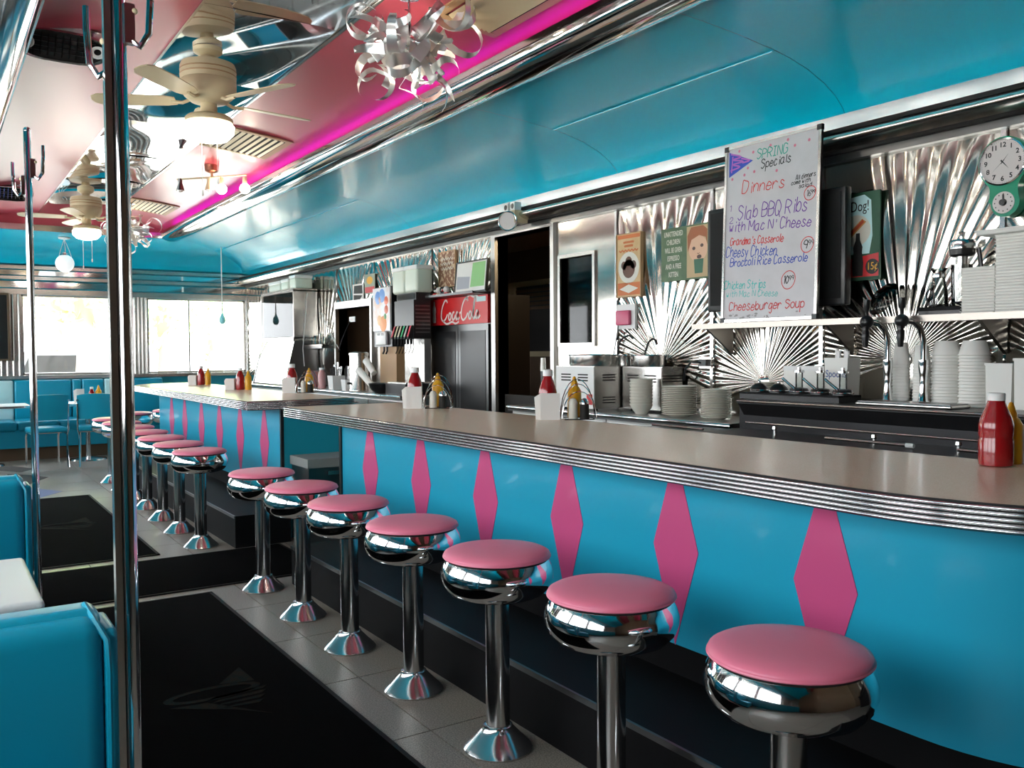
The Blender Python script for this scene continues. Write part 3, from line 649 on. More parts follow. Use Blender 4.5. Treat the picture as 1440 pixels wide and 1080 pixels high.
# ------------------------------------------------------------------ vents
def diffuser(x0, y0, x1, y1, label):
    cx, cy = (x0+x1)/2, (y0+y1)/2; t = T('ceiling_diffuser', label, 'vent', (cx, cy, zc(cx)), 'square ceiling diffusers')
    z = lambda x: zc(x)-.012
    for a, c in (((x0, y0), (x1, y0+.05)), ((x0, y1-.05), (x1, y1)), ((x0, y0+.05), (x0+.05, y1-.05)), ((x1-.05, y0+.05), (x1, y1-.05))):
        b = MB().add([(a[0], a[1], z(a[0])), (c[0], a[1], z(c[0])), (c[0], c[1], z(c[0])), (a[0], c[1], z(a[0])), (a[0], a[1], z(a[0])+.01), (c[0], a[1], z(c[0])+.01), (c[0], c[1], z(c[0])+.01), (a[0], c[1], z(a[0])+.01)], [(3, 2, 1, 0), (4, 5, 6, 7), (0, 1, 5, 4), (1, 2, 6, 5), (2, 3, 7, 6), (3, 0, 4, 7)])
        b.build('frame', C['wood'], t, smooth=0)
    MB().add([(x0+.05, y0+.05, z(x0)+.008), (x1-.05, y0+.05, z(x1)+.008), (x1-.05, y1-.05, z(x1)+.008), (x0+.05, y1-.05, z(x0)+.008)], [(0, 1, 2, 3)]).build('duct_shadow', C['gap'], t, smooth=0)
    for k in range(9):
        x = x0+.08+(x1-x0-.16)*k/8
        MB().add([(x-.012, y0+.05, z(x)+.004), (x+.012, y0+.05, z(x)-.012), (x+.012, y1-.05, z(x)-.012), (x-.012, y1-.05, z(x)+.004), (x-.01, y0+.05, z(x)+.006), (x+.014, y0+.05, z(x)-.01), (x+.014, y1-.05, z(x)-.01), (x-.01, y1-.05, z(x)+.006)], [(0, 1, 2, 3), (7, 6, 5, 4), (0, 4, 5, 1), (2, 6, 7, 3)]).build('vane', C['cream'], t, smooth=0)
diffuser(2.12, 7.55, 2.72, 8.35, 'louvred ceiling diffuser beside the track light')
diffuser(2.40, 3.25, 2.80, 4.4, 'louvred ceiling diffuser beside the near chandelier')
diffuser(2.14, 11.6, 2.7, 12.4, 'louvred ceiling diffuser behind the far chandelier')
def oval_vent(x, y, label):
    z = zc(x); t = T('oval_vent', label, 'vent', (x, y, z), 'oval chrome ceiling vents'); hw, hl, tl = .25, .1, radians(42)
    D = lambda u, v, w_: (x+u, y-.02+v*cos(tl)-w_*sin(tl), z-.085-v*sin(tl)-w_*cos(tl))      # grille plane turned toward the entrance
    A = [2*pi*k/36 for k in range(37)]; g = lambda a, s: (s*hw*(abs(cos(a))**.55)*(1 if cos(a) > 0 else -1), s*hl*sin(a))
    MB().grid([[(x+g(a, 1.0)[0], y+g(a, 1.0)[1], z+.012) for a in A], [D(*g(a, 1.0), -.01) for a in A], [D(*g(a, .97), .008) for a in A], [D(*g(a, .88), .004) for a in A], [D(*g(a, .86), -.01) for a in A]]).build('rim', C['chromed'], t)
    MB().add([D(*g(a, .87), -.009) for a in A[:-1]], [tuple(range(36))]).build('grille_back', C['gap'], t)
    for k in range(9): u = -.15+k*.0375; MB().prism([(u-.002, -.07), (u+.002, -.07), (u+.002, .07), (u-.002, .07)], D, (-.006, -.002)).build('grille_bar', C['chrome'], t, smooth=0)
    for k in range(4): v = -.045+k*.03; MB().prism([(-.17, v-.0015), (.17, v-.0015), (.17, v+.0015), (-.17, v+.0015)], D, (-.008, -.004)).build('grille_bar', C['steeld'], t, smooth=0)
    for s in (-1, 1):
        n = Vector(D(0, 0, 1))-Vector(D(0, 0, 0)); MB().lathe([(.02, 0), (.035, .006), (.042, .004)], D(s*.185, 0, -.004), 16, n, caps=False).build('end_louvre', C['white'], t)
oval_vent(.70, 5.75, 'oval chrome ceiling vent behind the thick pole'); oval_vent(.80, 11.3, 'small distant oval ceiling vent at the left edge')
# ------------------------------------------------------------------ track light
tx, ty = 2.43, 9.1; tz = zc(tx)
t = T('track_light', 'four head bar spotlight fixture under the rose ceiling', 'light', (tx, ty, tz))
MB().lathe([(.001, 0), (.07, 0), (.065, -.06), (.03, -.08), (.001, -.08)], (tx, ty, tz), 20, caps=False).build('canopy', mat('copper', (.45, .2, .13), .35, 1), t)
b = MB().cyl((tx, ty, tz-.07), (tx, ty, tz-.12), .012, 8).build('stem', C['wood'], t)
aa = Vector((.78, -.62, 0)).normalized()
pts = [Vector((tx, ty, tz-.12))+aa*s+Vector((0, 0, .04*s)) for s in (-.36, -.1, .0, .1, .36)]
MB().tube(pts, .009, 8).build('bar', C['cream'], t)
for k, s in enumerate((-.33, -.03, .1, .34)):
    c = Vector((tx, ty, tz-.125))+aa*s; sp = MB().lathe([(.02, 0), (.022, -.05), (.03 if k in (0, 1) else .024, -.075), (.042 if k in (0, 1) else .024, -.12 if k in (0, 1) else -.08)], c, 14, caps=False).build('lamp_head', C['cream' if k else 'steeld'], t)
    if k in (2, 3): MB().ball(tuple(c+Vector((0, 0, -.115))), .05, 10).build('globe_bulb', C['bulb'], sp)
    else: MB().ball(tuple(c+Vector((0, 0, -.108))), .032, 8).build('bulb', C['bulboff'], sp)
# ------------------------------------------------------------------ globe pendants
def zcove_far(y):
    d = (YF-y)/1.09
    for (a, b_), (c, e) in zip(CP[:-1], CP[1:]):
        if a <= d <= c: return b_+(e-b_)*(d-a)/(c-a)
    return 3.215
gx, gy = 1.69, 14.15; gz = zcove_far(gy); g = T('globe_pendant', 'white glass globe pendant hung on a swag in front of the far window', 'lamp', (gx, gy, gz))
MB().lathe([(.001, 0), (.08, 0), (.075, -.02), (.02, -.03), (.001, -.03)], (gx, gy, gz), 18, caps=False).build('canopy', C['white'], g)
for dx in (-.1, .02, .12): MB().tube([(gx, gy, gz-.02), (gx+dx*.5, gy, gz-.18), (gx+dx*.8, gy, gz-.3)], .004, 5).build('swag_cord', C['white'], g)
MB().lathe([(.02, 0), (.05, -.02), (.05, -.06), (.03, -.07)], (gx, gy, gz-.20), 14).build('globe_cap', C['chromed'], g); MB().ball((gx, gy, gz-.37), .125, 12).build('globe', C['globe'], g)
gx, gy = 3.86, 14.0; gz = zcove_far(gy); g = T('pendant_cord', 'white pendant on a long straight cord by the corner window', 'lamp', (gx, gy, gz))
MB().lathe([(.001, 0), (.085, 0), (.08, -.02), (.02, -.03), (.001, -.03)], (gx, gy, gz), 18, caps=False).build('canopy', C['white'], g)
MB().cyl((gx, gy, gz-.02), (gx, gy, 2.1), .009, 6).build('cord', C['white'], g); MB().lathe([(.012, .06), (.025, .03), (.045, -.02), (.05, -.06), (.03, -.1), (.001, -.11)], (gx, gy, 2.08), 14, caps=False).build('shade', mat('aqua glass shade', (.3, .7, .75), .2), g)
# ------------------------------------------------------------------ emergency light on the cornice
e0 = P(716, 312, X=4.42); e = T('emergency_light', 'round cream floodlamp with two small square heads on the chrome cornice', 'light', (4.50, e0.y, e0.z))
y, z = e0.y, e0.z
MB().box((4.4, y-.12, z-.02), (4.54, y-.02, z+.09)).build('bracket_box', C['cream'], e, smooth=0)
MB().lathe([(.001, 0), (.05, 0), (.075, .04), (.085, .08), (.088, .095), (.078, .1)], (4.44, y, z), 24, (-.75, -.6, -.05), caps=False).build('lamp_housing', C['cream'], e)
d = Vector((-.75, -.6, -.05)).normalized(); c = Vector((4.44, y, z))+d*.092
MB().lathe([(.08, 0), (.076, .006), (.04, .012), (.001, .014)], c, 24, d, caps=False).build('lens', C['dial'], e)
MB().tube([c+d*.006+(d.orthogonal().normalized()*cos(a)+d.cross(d.orthogonal().normalized())*sin(a))*.083 for a in [2*pi*k/24 for k in range(24)]], .007, 6, True).build('lens_ring', C['chromed'], e)
for s in (-1, 1):
    q = Vector((4.44, y+s*.055-.02, z+.13)); h = MB().cbox(tuple(q), (.07, .07, .07)).build('square_head', C['white'], e, smooth=0)
    MB().lathe([(.024, 0), (.02, .004), (.001, .005)], q+Vector((-.035, 0, 0)), 14, (-1, 0, 0), caps=False).build('lens', C['blackp'], h)
MB().tube([(4.45, y-.02, z+.05), (4.45, y-.02, z+.1)], .012, 6).build('neck', C['cream'], e)
# ------------------------------------------------------------------ lettering helpers
GL = {'A': '03 29 39 53|15 45', 'B': '03 09 39 58 57 36 06|36 56 54 33 03', 'C': '58 39 19 07 05 13 33 54', 'D': '03 09 29 58 55 33 03', 'G': '58 39 19 07 05 13 33 54 56 36', 'I': '23 29|09 49|03 43', 'M': '03 09 35 69 63', 'N': '03 09 53 59', 'P': '03 09 39 58 57 36 06', 'Q': '39 19 07 05 13 33 55 57 39|35 52', 'R': '03 09 39 58 57 36 06|26 53', 'S': '58 39 19 08 17 46 55 44 23 04',
 'a': '47 27 06 04 13 33 45|47 44 53', 'b': '09 03|05 27 46 44 23 04', 'c': '46 27 16 04 13 33 44', 'd': '46 27 16 04 13 33 45|49 43', 'e': '05 45 46 27 16 04 13 33 44', 'g': '46 27 16 04 23 45|47 42 30 11', 'h': '09 03|05 27 46 43', 'i': '27 23|29 28', 'k': '09 03|47 05 43', 'l': '19 13', 'm': '07 03|05 17 26 23|25 37 46 43', 'n': '07 03|05 27 46 43', 'o': '27 06 04 23 44 46 27', 'p': '07 00|06 27 46 44 23 04', 'r': '07 03|05 27 46', 's': '46 27 16 25 44 33 13 04', 't': '29 24 33 43|07 47', 'u': '07 04 23 44|47 43', 'w': '07 13 25 33 47', 'y': '07 24|47 10', "'": '29 27', '.': '13 14', '1': '18 29 23', '2': '07 19 39 47 03 53', '6': '49 17 04 23 44 45 26 05', '9': '46 26 07 19 39 47 33', '0': '29 07 05 23 45 47 29', '/': '03 59'}
def spl(pts, k=4):
    if len(pts) < 3: return pts
    out = []
    for i in range(len(pts)-1):
        p0, p1, p2, p3 = pts[max(i-1, 0)], pts[i], pts[i+1], pts[min(i+2, len(pts)-1)]
        for j in range(k):
            t = j/k; out.append(tuple(.5*((2*p1[a])+(-p0[a]+p2[a])*t+(2*p0[a]-5*p1[a]+4*p2[a]-p3[a])*t*t+(-p0[a]+3*p1[a]-3*p2[a]+p3[a])*t**3) for a in (0, 1)))
    return out+[pts[-1]]
def ribbon2(b, pts, w_, z):
    n = len(pts)
    L = []; Rr = []
    for i in range(n):
        a = Vector(pts[max(i-1, 0)]); c = Vector(pts[min(i+1, n-1)]); t = (c-a); t = t.normalized() if t.length > 1e-9 else Vector((1, 0)); q = Vector((-t.y, t.x))*w_
        p = Vector(pts[i]); L.append((p.x+q.x, p.y+q.y, z)); Rr.append((p.x-q.x, p.y-q.y, z))
    b.grid([Rr, L])
def hand(b, s, a, e, H, w_, z, seed=1):      # handwritten line from baseline point a to e
    rr = random.Random(seed); adv = []; x = 0
    for ch in s:
        if ch == ' ': adv.append(x); x += .45; continue
        wd = max(int(k[0]) for st_ in GL[ch].split('|') for k in st_.split())/6 if ch in GL else .5
        adv.append(x); x += wd*.85+.22
    tot = x-.2; sc = (Vector(e)-Vector(a)).length/tot; d = (Vector(e)-Vector(a)).normalized(); up = Vector((-d.y*.3+.12, 1))
    for ch, ax in zip(s, adv):
        if ch not in GL: continue
        jy = rr.uniform(-.05, .05)*H; js = rr.uniform(.92, 1.08)
        for st_ in GL[ch].split('|'):
            pts = []
            for k in st_.split():
                u = (ax+int(k[0])/6*.85)*sc; v = (int(k[1])-3)/6*H*js+jy; p = Vector(a)+d*u+up*v; pts.append((p.x, p.y))
            ribbon2(b, spl(pts), w_, z)
def text(s, size, m, parent, pos, name='lettering', shear=0, align='CENTER', sx=1, rot=0, ext=.0006, world=False, bold=0):
    cu = bpy.data.curves.new(name, 'FONT'); cu.body = s; cu.size = size; cu.align_x = align; cu.align_y = 'CENTER'; cu.shear = shear; cu.extrude = ext; cu.offset = bold; cu.resolution_u = 3
    o = bpy.data.objects.new('tmp', cu); COL.objects.link(o); me = bpy.data.meshes.new_from_object(o.evaluated_get(bpy.context.evaluated_depsgraph_get())); bpy.data.objects.remove(o); bpy.data.curves.remove(cu)
    me.materials.clear(); me.materials.append(m); r = link(name, me, parent); r.location = pos; r.rotation_euler = (0, 0, rot); r.scale = (sx, 1, 1); return r
def disc2(b, c, r, z, n=24, sx=1):
    b.add([(c[0]+r*sx*cos(2*pi*k/n), c[1]+r*sin(2*pi*k/n), z) for k in range(n)], [tuple(range(n))])
def flat(root, nm, polys, m, z):
    b = MB()
    for p in polys: b.add([(x, y, z) for x, y in p], [tuple(range(len(p)))])
    return b.build(nm, m, root, False, smooth=0)
def panel(name, label, cat, px0, py0, px1, py1, X, thick=.012, frame=None, face='paper', group=None, tilt=0):
    # flat thing on the back wall, corners from the photograph (left-bottom, right-top), local u,v,n
    a = P(px0, py0, X=X); b_ = P(px1, py1, X=X); W = abs(a.y-b_.y); z0 = min(a.z, b_.z); H = abs(b_.z-a.z)
    t = T(name, label, cat, (X, (a.y+b_.y)/2, z0), group, rot=WALLROT)
    MB().box((-W/2, 0, -thick), (W/2, H, 0)).build('panel', C[face] if isinstance(face, str) else face, t, False, smooth=0)
    if frame:
        fw, fm = frame
        for p, q in (((-W/2-fw, -fw), (W/2+fw, 0)), ((-W/2-fw, H), (W/2+fw, H+fw)), ((-W/2-fw, 0), (-W/2, H)), ((W/2, 0), (W/2+fw, H))):
            MB().box((p[0], p[1], -thick-.004), (q[0], q[1], .008)).build('frame', C[fm], t, False, smooth=0)
    return t, W, H
# ------------------------------------------------------------------ back counters
BZ, BX = 1.06, 4.12
def base_unit(name, label, y0, y1, ndoor, x0=BX+.03, drawers=True, dark=False):
    t = T(name, label, 'cabinet', ((x0+XR)/2, (y0+y1)/2, 0), 'stainless back bar cabinets')
    MB().box((x0+.02, y0+.005, .1), (4.59, y1-.005, BZ-.045)).build('body', C['steeld' if dark else 'brush'], t, smooth=0)
    MB().box((x0+.06, y0+.02, 0), (4.58, y1-.02, .1)).build('plinth', C['black'], t, smooth=0)
    wd = (y1-y0)/ndoor
    for k in range(ndoor):
        a, b_ = y0+k*wd+.015, y0+(k+1)*wd-.015
        d = MB().box((x0, a, .14), (x0+.02, b_, BZ-.22 if drawers else BZ-.08)).build('door', C['steel'], t, smooth=0); MB().tube([(x0, a+.06, .7), (x0-.03, a+.06, .7), (x0-.03, a+.06, .82), (x0, a+.06, .82)], .007, 6).build('handle', C['chrome'], d)
        if drawers:
            d = MB().box((x0, a, BZ-.19), (x0+.02, b_, BZ-.07)).build('drawer', C['steel'], t, smooth=0); m = (a+b_)/2
            MB().tube([(x0, m-.1, BZ-.12), (x0-.025, m-.1, BZ-.12), (x0-.025, m+.1, BZ-.12), (x0, m+.1, BZ-.12)], .006, 6).build('handle', C['chrome'], d)
for i, (a, b_) in enumerate(((8.34, 10.1), (10.1, 11.6), (11.6, 13.1), (13.1, 14.6))):
    base_unit('back_bar_cabinet', 'stainless cabinet of the far back bar, %s from the red cooler' % ORD[i], a, b_, 2)
base_unit('back_bar_cabinet', 'stainless cabinet under the plate stacks, doorway side', 5.05, 6.3, 2); base_unit('back_bar_cabinet', 'stainless cabinet under the plate stacks, near side', 3.8, 5.05, 2)
def worktop(y0, y1, label):
    t = T('steel_worktop', label, 'worktop', (4.38, (y0+y1)/2, BZ-.045))
    MB().box((BX, y0, BZ-.03), (4.59 if y0 > 8 else XR-.012, y1, BZ)).build('top_sheet', C['brush'], t, smooth=0)
    MB().cyl((BX+.002, y0, BZ-.016), (BX+.002, y1, BZ-.016), .016, 10).build('rolled_edge', C['chrome'], t); MB().box((BX+.002, y0, BZ-.045), (BX+.03, y1, BZ-.03)).build('drip_lip', C['steeld'], t, smooth=0)
worktop(8.34, 14.6, 'long steel worktop of the far back bar'); worktop(3.79, 6.3, 'short steel worktop carrying the plate stacks and warmer')
# cooler door unit in the niche
X0 = 4.6; c = T('drink_cooler', 'tall dark glass door drink cooler with red header beside the doorway', 'cooler', (4.85, 7.97, 0))
MB().box((X0+.03, FR0+.02, .02), (X0+.5, FR1-.03, FRZ-.02)).build('body', C['steeld'], c, smooth=0)
MB().box((X0, FR0+.02, 1.80), (X0+.03, FR1-.03, FRZ-.02)).build('red_header', C['red'], c, smooth=0)
mid = (FR0+FR1)/2
for a, b_ in ((FR0+.02, mid-.004), (mid+.004, FR1-.03)):
    d = MB().box((X0+.004, a, .12), (X0+.03, b_, 1.79)).build('door', C['steeld'], c, smooth=0); MB().box((X0, a+.05, .2), (X0+.004, b_-.05, 1.73)).build('door_glass', C['blackp'], d, smooth=0)
MB().box((X0+.005, FR0+.05, .02), (X0+.03, FR1-.05, .11)).build('kick_grille', C['black'], c, smooth=0)
hd = bpy.data.objects.new('header_print', None); COL.objects.link(hd); hd.parent = c; hd.location = (X0-c.location.x-.001, mid-c.location.y, 1.94); hd.rotation_euler = WALLROT
b = MB()
SCR = [[(-.02,.07),(-.035,.09),(-.07,.085),(-.115,.03),(-.13,-.04),(-.1,-.075),(-.05,-.055),(-.02,-.02)],[(.03,-.01),(.01,-.02),(0,-.05),(.015,-.07),(.035,-.06),(.045,-.03),(.03,-.01)],[(.1,-.01),(.08,-.01),(.065,-.04),(.075,-.068),(.1,-.06),(.12,-.03)],[(.165,-.015),(.145,-.01),(.128,-.04),(.135,-.068),(.155,-.055),(.172,-.012),(.16,-.05),(.17,-.068),(.19,-.05)],[(.19,-.02),(.215,-.012)],[(.335,.07),(.32,.095),(.28,.085),(.235,.03),(.22,-.04),(.25,-.075),(.3,-.055),(.33,-.02)],[(.375,-.01),(.355,-.02),(.345,-.05),(.36,-.07),(.38,-.06),(.39,-.03),(.375,-.01)],[(.41,-.05),(.44,.04),(.455,.09),(.445,.09),(.425,.02),(.415,-.05),(.43,-.07),(.45,-.05)],[(.495,-.015),(.475,-.01),(.458,-.04),(.465,-.068),(.485,-.055),(.502,-.012),(.49,-.05),(.5,-.068),(.53,-.045)],[(-.1,-.075),(-.03,-.1),(.06,-.085),(.12,-.1),(.18,-.085)],[(.3,.085),(.36,.115),(.42,.1),(.48,.1),(.53,.075)]]
for st_ in SCR: ribbon2(b, spl([(x*1.2-.185, y*1.3) for x, y in st_], 5), .0105, .0008)
b.build('logo_lettering', C['paper'], hd, False, smooth=0)
bt = [(-.045, -.11), (-.05, -.06), (-.038, -.02), (-.05, .01), (-.042, .05), (-.018, .085), (-.016, .12)]
flat(hd, 'bottle_print', [[(x*.75-.5, y) for x, y in bt]+[(-x*.75-.5, y) for x, y in bt[::-1]]], C['paper'], .0008)
flat(hd, 'energy_sticker', [[(.38, .075), (.56, .075), (.56, .125), (.38, .125)]], C['palew'], .0012)
# soda fountain
def P2(px, py, X): v = P(px, py, X=X); return v.y, v.z
sb = 8.37; sy1 = 8.73
s = T('soda_fountain', 'black soda fountain with row of coloured flavour valves beside the red cooler', 'dispenser', (4.42, (sb+sy1)/2, BZ))
MB().box((4.30, sb, 1.66), (4.5, sy1+.1, 2.07)).build('upper_cabinet', C['blackp'], s, smooth=0)
MB().box((4.42, sb, BZ+.14), (4.5, sy1+.1, 1.66)).build('splash_back', C['steel'], s, smooth=0)
MB().box((4.18, sb-.02, BZ), (4.5, sy1+.1, BZ+.12)).build('drip_base', C['blackp'], s, smooth=0)
MB().box((4.2, sb, BZ+.12), (4.42, sy1+.08, BZ+.135)).build('drip_grate', C['steel'], s, smooth=0)
for k in range(8): MB().box((4.32, sb-.003, 1.72+k*.04), (4.49, sb+.002, 1.735+k*.04)).build('side_louvre', C['steeld'], s, smooth=0)
vc = [(.45, .03, .05), (.55, .5, .3), (.6, .55, .4), (.03, .35, .12), (.45, .45, .4), (.55, .03, .06)]
for k in range(6):
    y = sb+.04+k*(sy1+.06-sb-.04)/5; vv = MB().add([(4.30, y-.022, 1.66), (4.30, y+.022, 1.66), (4.24, y+.022, 1.66), (4.24, y-.022, 1.66), (4.30, y-.022, 1.80), (4.30, y+.022, 1.80), (4.285, y+.022, 1.80), (4.285, y-.022, 1.80)], [(3, 2, 1, 0), (4, 5, 6, 7), (0, 1, 5, 4), (1, 2, 6, 5), (2, 3, 7, 6), (3, 0, 4, 7)]).build('valve', C['blackp'], s, smooth=0)
    MB().add([(4.241, y-.017, 1.68), (4.241, y+.017, 1.68), (4.28, y+.017, 1.795), (4.28, y-.017, 1.795)], [(0, 1, 2, 3)]).build('flavour_label', mat('flavour label', vc[5-k], .4), vv, smooth=0)
    MB().cyl((4.29, y, 1.66), (4.29, y, 1.60), .012, 8).build('nozzle', C['black'], vv); MB().tube([(4.31, y, 1.66), (4.32, y, 1.56), (4.29, y, 1.5)], .005, 5).build('lever', C['black'], vv)
# crates on top
jb = T('black_riser', 'black riser box behind the soda fountain carrying two pale jugs', 'box', (4.42, 8.6, 2.07)); MB().box((4.33, 8.375, 2.07), (4.5, 8.83, 2.15)).build('shell', C['blackp'], jb, smooth=0); MB().box((4.325, 8.4, 2.08), (4.33, 8.81, 2.14)).build('front_inset', C['gap'], jb, smooth=0)
def jug(x0, y0, x1, y1, z0, z1, label):
    t = T('plastic_jug', label, 'jug', ((x0+x1)/2, (y0+y1)/2, z0), 'pale plastic jugs'); MB().rbox((x0, y0, z0), (x1, y1, z1-.03), .035, 4).build('body', C['plast'], t); MB().rbox((x0-.004, y0-.004, z1-.045), (x1+.004, y1+.004, z1), .012, 3).build('lid', C['white'], t)
jug(4.32, 8.34, 4.52, 8.63, 2.15, 2.44, 'pale plastic tub on the riser, right one next to the brown sign'); jug(4.32, 8.645, 4.52, 8.935, 2.15, 2.44, 'pale plastic tub on the riser, left one')
# juice machine
jy0, jy1 = P2(549, 450, 4.34)[0], P2(524, 450, 4.34)[0]; jm = T('juice_machine', 'tall juice dispenser with an orange and blue fruit picture front', 'dispenser', (4.35, (jy0+jy1)/2, BZ))
MB().box((4.36, jy0, 1.58), (4.6, jy1, 2.26)).build('tower', C['blackp'], jm, smooth=0)
MB().box((4.42, jy0+.02, BZ+.06), (4.6, jy1-.02, 1.58)).build('tan_back', C['wood'], jm, smooth=0); MB().box((4.36, jy0, BZ), (4.59, jy1, BZ+.06)).build('drip_base', C['steel'], jm, smooth=0)
jp = MB().box((4.34, jy0+.01, 1.76), (4.36, jy1-.01, 2.25)).build('picture_front', mat('fruit picture', (.72, .5, .4), .3, noise=(5, (.75, .75, .78), .4, .55)), jm, smooth=0)
cy = (jy0+jy1)/2
for (dy, z, r, col) in ((-.05, 1.82, .09, (.75, .25, .04)), (.05, 1.86, .06, (.8, .45, .2)), (.09, 2.12, .075, (.1, .25, .6)), (-.02, 2.14, .08, (.12, .28, .62)), (.04, 2.1, .04, (.6, .35, .25)), (-.13, 2.08, .05, (.6, .1, .02)), (-.13, 1.98, .05, (.6, .1, .03)), (-.1, 1.9, .035, (.1, .3, .1))):
    MB().lathe([(r, 0), (r*.7, .003), (.001, .0045)], (4.34, cy+dy, z+.02), 18, (-1, 0, 0), caps=False).build('printed_fruit', mat('fruit print', col, .4), jp)
ctl = MB().rbox((4.325, cy-.13, 1.60), (4.36, cy+.13, 1.75), .01).build('control_box', C['white'], jm)
for dy in (-.05, .05): MB().box((4.322, cy+dy-.03, 1.71), (4.326, cy+dy+.03, 1.735)).build('display_window', C['blackp'], ctl, smooth=0)
for dy in (-.04, .04): MB().tube([(4.39, cy+dy, 1.58), (4.39, cy+dy, 1.53), (4.37, cy+dy-.01, 1.5)], .011, 8).build('spout', C['blackp'], jm)
# small things on the far worktop
def urn():
    p = P(505, 540, X=4.32); t = T('coffee_urn', 'tall cylindrical stainless coffee urn on the far worktop', 'urn', (4.32, p.y, BZ)); o = (4.32, p.y, BZ)
    MB().lathe([(.001, 0), (.115, 0), (.115, .01), (.11, .02), (.11, .42), (.118, .425), (.118, .45), (.09, .465), (.001, .47)], o, 28, caps=False).build('body', C['steel'], t)
    MB().cyl((4.22, p.y, BZ+.09), (4.17, p.y, BZ+.09), .014, 10).build('tap', C['blackp'], t); MB().box((4.205, p.y-.008, BZ+.15), (4.212, p.y+.008, BZ+.36)).build('sight_glass', C['jar'], t, smooth=0)
urn()
def bin_(px, w_, h, label, util):
    p = P(px, 540, X=4.28); t = T('utensil_bin', label, 'bin', (4.28, p.y, BZ), 'white utensil bins'); b = MB()
    b.add([(4.28+sx*w_*k, p.y+sy*w_*k, BZ+z) for z, k in ((0, .42), (h, .5), (h, .46), (.01, .38)) for sx, sy in ((-1, -1), (1, -1), (1, 1), (-1, 1))], [(3, 2, 1, 0)]+[(r*4+i, r*4+(i+1) % 4, r*4+4+(i+1) % 4, r*4+4+i) for r in range(3) for i in range(4)]+[(12, 13, 14, 15)]); b.build('tub', C['white'], t, smooth=0)
    rr = random.Random(px)
    for k in range(util):
        gx_, gy_ = (k % 3-1)*w_*.2, (k//3-1)*w_*.22; a = Vector((4.28+gx_, p.y+gy_, BZ+.016)); e = a+Vector((gx_*.45, gy_*.5, h+rr.uniform(.06, .16)))
        u = tag(MB().tube([a, (a+e)/2, e], [.004, .005, .011], 6).build('serving_utensil', C['chromed' if k % 3 else 'blackp']), ('utensil handle poking out of the larger white bin' if h > .15 else 'utensil handle poking out of the smaller white bin'), 'utensil', 'utensils in the white bins')
bin_(473, .17, .17, 'larger white bin of utensils beside the coffee urn', 9); bin_(490, .14, .13, 'smaller white bin beside the coffee urn', 5)
p = P(440, 543, X=4.3); t = T('sugar_box', 'pink box leaning on the far worktop', 'box', (4.3, p.y, BZ)); MB().prism([(-.13, 0), (.09, 0), (.09, .2), (-.0, .22), (-.13, .06)], lambda u, v, w_: (4.3+w_, p.y-u, BZ+v), (-.08, .08)).build('carton', mat('pink carton', (.5, .2, .2), .6), t, smooth=0); MB().box((4.215, p.y-.08, BZ+.03), (4.219, p.y+.06, BZ+.05)).build('print_band', C['paper'], t, smooth=0)
p = P(453, 543, X=4.24); t = T('syrup_bottle', 'pink and white bottle standing beside the pink box', 'bottle', (4.24, p.y, BZ)); MB().lathe([(.001, 0), (.05, 0), (.05, .16), (.045, .2), (.03, .22), (.03, .24), (.001, .24)], (4.24, p.y, BZ), 16, caps=False).build('body', mat('pink label', (.6, .3, .3), .4), t); MB().lathe([(.034, 0), (.034, .03), (.001, .03)], (4.24, p.y, BZ+.235), 14, caps=False).build('cap', C['white'], t)
for k, (a, b_, l_) in enumerate((((505, 521), (526, 545), 'lower'), ((515, 507), (526, 525), 'upper'))):
    q0, q1 = P(*a, X=4.2), P(*b_, X=4.22); t = T('cup_sleeve', 'white tube of cups leaning on the worktop, %s one' % l_, 'cups', tuple(q1)); MB().cyl(q1, q0, .035, 16, .042).build('tube', C['foam'], t); dd = (q0-q1).normalized(); MB().lathe([(.044, 0), (.046, .012), (.03, .014)], q0-dd*.012, 16, dd).build('rim', C['white'], t)
p = P(538, 548, X=4.24); t = T('black_bowl', 'black mixing bowl in front of the juice machine', 'bowl', (4.2, p.y-.02, BZ)); MB().lathe([(.001, 0), (.06, 0), (.11, .05), (.13, .11), (.125, .112), (.1, .05), (.05, .012), (.001, .01)], (4.2, p.y-.02, BZ), 24, caps=False).build('shell', C['blackp'], t); MB().tube([(4.2+.128*cos(a), p.y-.02+.128*sin(a), BZ+.112) for a in [2*pi*k/24 for k in range(24)]], .004, 5, True).build('rim', C['steeld'], t)
# pie case at the far end
t = T('pie_case', 'steel pie display case with slanted glass at the corner window', 'display case', (4.4, 12.68, BZ)); y0, y1 = 11.97, 13.4
MB().box((4.28, y0, 1.72), (4.63, y0+.02, 2.40)).build('side_panel', C['steel'], t, smooth=0); MB().box((4.28, y1-.02, 1.72), (4.63, y1, 2.40)).build('side_panel', C['steel'], t, smooth=0)
MB().box((4.28, y0, 2.38), (4.63, y1, 2.42)).build('top', C['steel'], t, smooth=0); MB().box((4.6, y0+.02, BZ), (4.63, y1-.02, 2.38)).build('back', C['white'], t, smooth=0)
MB().box((4.27, y0, 1.69), (4.63, y1, 1.74)).build('shelf', C['steel'], t, smooth=0); MB().box((4.285, y0+.03, 1.75), (4.29, y1-.03, 2.37)).build('upper_glass', C['glass'], t, smooth=0)
for ya in (y0, y1-.025): MB().prism([(4.13, BZ), (4.63, BZ), (4.63, 1.69), (4.29, 1.69)], lambda u, v, w_: (u, w_, v), (ya, ya+.025)).build('slanted_side', C['steeld'], t, smooth=0)
